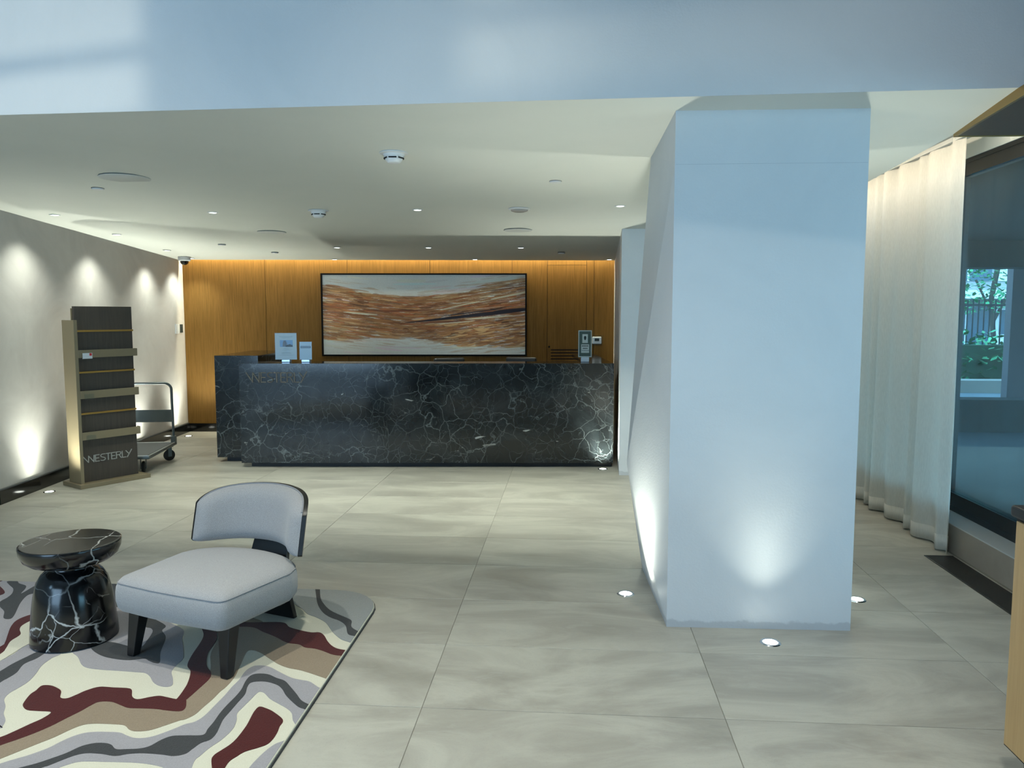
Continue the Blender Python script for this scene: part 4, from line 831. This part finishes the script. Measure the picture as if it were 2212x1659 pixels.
disc('ceiling_speaker', -3.10, 7.95, 0.145, M_speaker, 'round flat ceiling speaker left of the smoke detector near the desk', 'speaker', 'round ceiling speakers')
disc('ceiling_speaker', -0.545, 7.95, 0.145, M_speaker, 'round flat ceiling speaker near the rear column', 'speaker', 'round ceiling speakers')
for x, y, lb in ((-3.551, 5.69, 'white sprinkler cover beside the large left speaker'), (-0.12, 5.65, 'white sprinkler cover nearest the big column'), (-4.05, 8.85, 'white sprinkler cover above the left end of the desk'),
                 (-3.72, 9.62, 'white sprinkler cover near the oak wall on the left'), (-0.13, 9.85, 'white sprinkler cover near the oak wall on the right')):
    disc('sprinkler_cover', x, y, 0.042, M_white, lb, 'sprinkler', 'sprinkler covers', 0.010, rim=True)
t = empty('motion_sensor', (-0.45, 6.73, cz(6.73))); tag(t, 'round shallow domed occupancy sensor on the ceiling', 'sensor')
MB().lathe([(0.0, 0.001), (0.095, 0.001), (0.094, -0.006), (0.080, -0.010), (0.0, -0.010)], 40).build('base', M_white, t, smooth=30)
MB().lathe([(0.074, -0.010), (0.070, -0.020), (0.045, -0.028), (0.0, -0.030)], 36).build('dome', Mat('sensor_lens', srgb(168, 166, 164), 0.25).m, t, smooth=50)
def smoke(x, y, lab):
    t = empty('smoke_detector', (x, y, cz(y))); tag(t, lab, 'smoke detector', 'smoke detectors')
    MB().lathe([(0, 0.001), (0.086, 0.001), (0.088, -0.006), (0.066, -0.010), (0.062, -0.022), (0, -0.022)], 40).build('base', M_white, t, smooth=30)
    MB().lathe([(0.060, -0.022), (0.052, -0.042), (0.040, -0.058), (0.032, -0.062), (0, -0.062)], 40).build('body', M_white, t, smooth=40)
    for k in range(6):
        a = R(60 * k - 90 + 4); o = MB().box(-0.024, 0.024, -0.002, 0.002, -0.004, 0.004).build('vent', M_shadow, t)
        o.matrix_local = Matrix.Translation((0.0555 * math.cos(a), 0.0555 * math.sin(a), -0.034)) @ Matrix.Rotation(a + R(90), 4, 'Z')
smoke(-1.087, 4.78, 'nearer white smoke detector on the ceiling'); smoke(-2.20, 6.72, 'farther white smoke detector on the ceiling')
t = empty('security_camera', (-5.12, 10.05, cz(10.05))); tag(t, 'white dome security camera on the ceiling in the left rear corner', 'camera')
MB().lathe([(0, 0.001), (0.078, 0.001), (0.078, -0.040), (0.070, -0.052), (0, -0.052)], 32).build('housing', M_white, t, smooth=30)
MB().lathe([(0.054, -0.052), (0.050, -0.078), (0.032, -0.098), (0, -0.106)], 28).build('dome', M_black, t, smooth=50)

# ================================================================ IN-GROUND UPLIGHTS
def uplight(x, y, lab, aim, power, spot=70, grp='uplights set in the floor', spill=26, scone=84):
    t = empty('floor_uplight', (x, y, 0)); tag(t, lab, 'light', grp)
    MB().lathe([(0.036, 0.001), (0.038, 0.004), (0.048, 0.004), (0.052, 0.0), (0.036, 0.0)], 32).build('ring', M_chrome, t, smooth=40)
    MB().lathe([(0, 0), (0.036, 0), (0.036, 0.003), (0, 0.0035)], 28).build('lens', M_lamp, t)
    light('uplight_beam', 'SPOT', (x, y, 0.02), LED, power, 0.03, aim=aim, spot=spot, blend=1.0)
    light('uplight_spill', 'SPOT', (x, y, 0.02), LED, spill, 0.03, aim=(x, y, 3), spot=scone, blend=1.0)
for k, s_ in enumerate([0.50, 1.62, 2.73, 3.84]):
    p = onl(s_, 0.165); q = onl(s_, 0.75, 2.5)
    uplight(p[0], p[1], 'bright floor uplight at the foot of the stucco wall, %s from the front' % ('first', 'second', 'third', 'fourth')[k], q, 85, 100, 'uplights along the stucco wall', 13, 130)
uplight(0.344, 8.24 + 0.0, 'bright floor uplight at the right end of the desk', (0.40, 8.10, 2.4), 50, 130, spill=50)
uplight(0.33, 4.50, 'bright floor uplight on the left side of the big column', (0.40, 4.55, 2.4), 34, 130, spill=50)
uplight(1.007, 3.864, 'bright floor uplight in front of the big column', (1.007, 3.98, 1.2), 9, 44, spill=10)
uplight(1.655, 4.508, 'bright floor uplight on the right side of the big column', (1.52, 4.50, 2.4), 26, 130, spill=60)

uplight(1.0, 5.16, 'floor uplight hidden behind the big column', (1.0, 5.05, 2.4), 13, 130, spill=35)

# ================================================================ OUTSIDE
M_conc = plaster('outside_concrete', srgb(104, 100, 94), srgb(124, 119, 110), 0.8, 0.1, 0.8)
M_asph = plaster('asphalt', srgb(58, 66, 72), srgb(74, 82, 88), 2, 0.1, 0.7)
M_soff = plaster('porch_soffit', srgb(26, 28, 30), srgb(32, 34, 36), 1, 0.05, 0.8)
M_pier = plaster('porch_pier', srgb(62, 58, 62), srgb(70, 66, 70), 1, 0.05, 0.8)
tag(MB().box(2.95, 40, -4, 10.2, -0.2, -0.03).build('ground_porch', M_conc), kind='structure')
tag(MB().box(2.95, 60, 10.2, 60, -0.2, -0.05).build('ground_street', M_asph), kind='structure')
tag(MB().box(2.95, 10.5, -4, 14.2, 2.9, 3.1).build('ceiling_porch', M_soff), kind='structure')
tag(MB().box(8.0, 9.6, 14.9, 15.1, -0.05, 3.1).build('column_porch', M_pier), kind='structure')
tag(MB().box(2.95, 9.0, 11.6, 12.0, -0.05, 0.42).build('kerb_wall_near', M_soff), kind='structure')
tag(MB().box(5.0, 30, 17.5, 18.0, -0.05, 0.22).build('kerb_planter', M_conc), kind='structure')
tag(MB().box(3.0, 18, 14.0, 14.6, 2.45, 3.1).build('beam_porch', M_soff), kind='structure')
# hedge
random.seed(11); hg = MB()
for k in range(2600):
    x, y, z = random.uniform(6.5, 16), random.uniform(18.2, 19.2), random.uniform(0.1, 1.15 + 0.15 * math.sin(k))
    a, b = random.uniform(0, 6.28), random.uniform(-0.8, 0.8); l = random.uniform(.06, .12)
    d1 = Vector((math.cos(a), math.sin(a), b)) * l; d2 = Vector((-math.sin(a), math.cos(a), random.uniform(-.5, .5))) * l * .6
    c = Vector((x, y, z)); hg.add([c - d1, c + d2, c + d1, c - d2], [[0, 1, 2, 3]])
M_hedge = Mat('hedge_leaves', srgb(40, 110, 70), 0.7)
M_hedge.base(M_hedge.ramp(M_hedge.noise(M_hedge.co(world=True), 3, 3), [(0.3, srgb(26, 84, 50)), (0.7, srgb(70, 150, 100))]))
h0 = empty('hedge', (0, 0, 0)); tag(h0, 'green clipped hedge in front of the railing outside the window', 'hedge')
tag(hg.build('foliage', M_hedge.m, h0), kind='stuff'); MB().box(6.6, 16, 18.4, 19.0, -0.05, 0.95).build('core', Mat('hedge_core', srgb(20, 56, 36), 0.9).m, h0)
fe = empty('railing_fence', (0, 19.8, 0)); tag(fe, 'black metal bar railing behind the hedge outside the window', 'fence')
for z in (0.2, 1.85): MB().box(6, 17, -0.02, 0.02, z, z + 0.05).build('rail', M_frame, fe)
b0 = None
for k in range(62):
    if b0 is None: b0 = MB().box(-0.012, 0.012, -0.012, 0.012, 0.0, 2.0).build('bar', M_frame, fe); o = b0
    else: o = b0.copy(); COL.objects.link(o)
    o.location = (7.4 + 0.13 * k, 0, 0)
# apartment building across the street
ab = empty('apartment_building', (0, 27, 0)); tag(ab, 'pale apartment building with balconies across the street', 'building')
M_bw = plaster('building_wall', srgb(150, 150, 150), srgb(170, 170, 170), 1, 0, 0.8)
MB().box(4, 34, 0, 8, -0.05, 12).build('wall', M_bw, ab)
M_bb = Mat('balcony_white', srgb(225, 228, 230), 0.7).m; M_bg = Mat('building_glass', srgb(50, 84, 104), 0.2).m
for lv in range(4):
    z = 0.1 + 2.55 * lv
    MB().box(6, 32, -1.3, 0, z + 2.05, z + 2.32).build('balcony_slab', M_bb, ab)
    for k in range(6):
        x = 9.0 + 3.3 * k
        w1 = MB().box(x, x + 1.5, -0.04, 0.02, z + 0.1, z + 1.85).build('window', M_bg, ab); MB().box(x + 0.72, x + 0.78, -0.06, -0.04, z + .1, z + 1.85).build('mullion', M_bb, w1)
        w2 = MB().box(x + 1.65, x + 2.4, -0.06, 0.02, z + 0.1, z + 1.85).build('door', M_bb, ab); MB().box(x + 1.8, x + 2.25, -0.08, -0.06, z + 0.9, z + 1.7).build('pane', M_bg, w2)
        MB().box(x - 0.5, x - 0.42, -1.28, -1.22, z - 0.3, z + 0.75).build('baluster', M_bb, ab)
    if lv: MB().box(6, 32, -1.30, -1.24, z + 0.62, z + 0.72).build('handrail', M_bb, ab)
# street tree
tt = empty('street_tree', (11.6, 22.5, 0)); tag(tt, 'leafy green street tree in front of the balconies', 'tree')
MB().tube([(0, 0, -0.05), (0.05, 0, 1.0), (-0.05, 0.05, 2.0), (0.1, 0, 3.2)], 0.07, 8).tube([(0, 0, 1.4), (0.5, 0.1, 2.4), (0.7, 0.1, 3.2)], 0.04, 6).tube([(0, 0, 1.6), (-0.5, 0, 2.6)], 0.03, 6).build('trunk', Mat('bark', srgb(70, 66, 60), 0.9).m, tt)
tm = MB()
for k in range(1500):
    a = random.uniform(0, 6.28); r = 1.3 * random.random() ** .5; z = random.uniform(1.7, 4.4)
    c = Vector((r * math.cos(a), r * math.sin(a), z)); l = random.uniform(.05, .1); a = random.uniform(0, 6.28)
    d1 = Vector((math.cos(a), math.sin(a), random.uniform(-.8, .8))) * l; d2 = Vector((-math.sin(a), math.cos(a), .2)) * l * .6
    tm.add([c - d1, c + d2, c + d1, c - d2], [[0, 1, 2, 3]])
tag(tm.build('foliage', Mat('tree_leaves', srgb(60, 140, 90), 0.7).m, tt), kind='stuff')
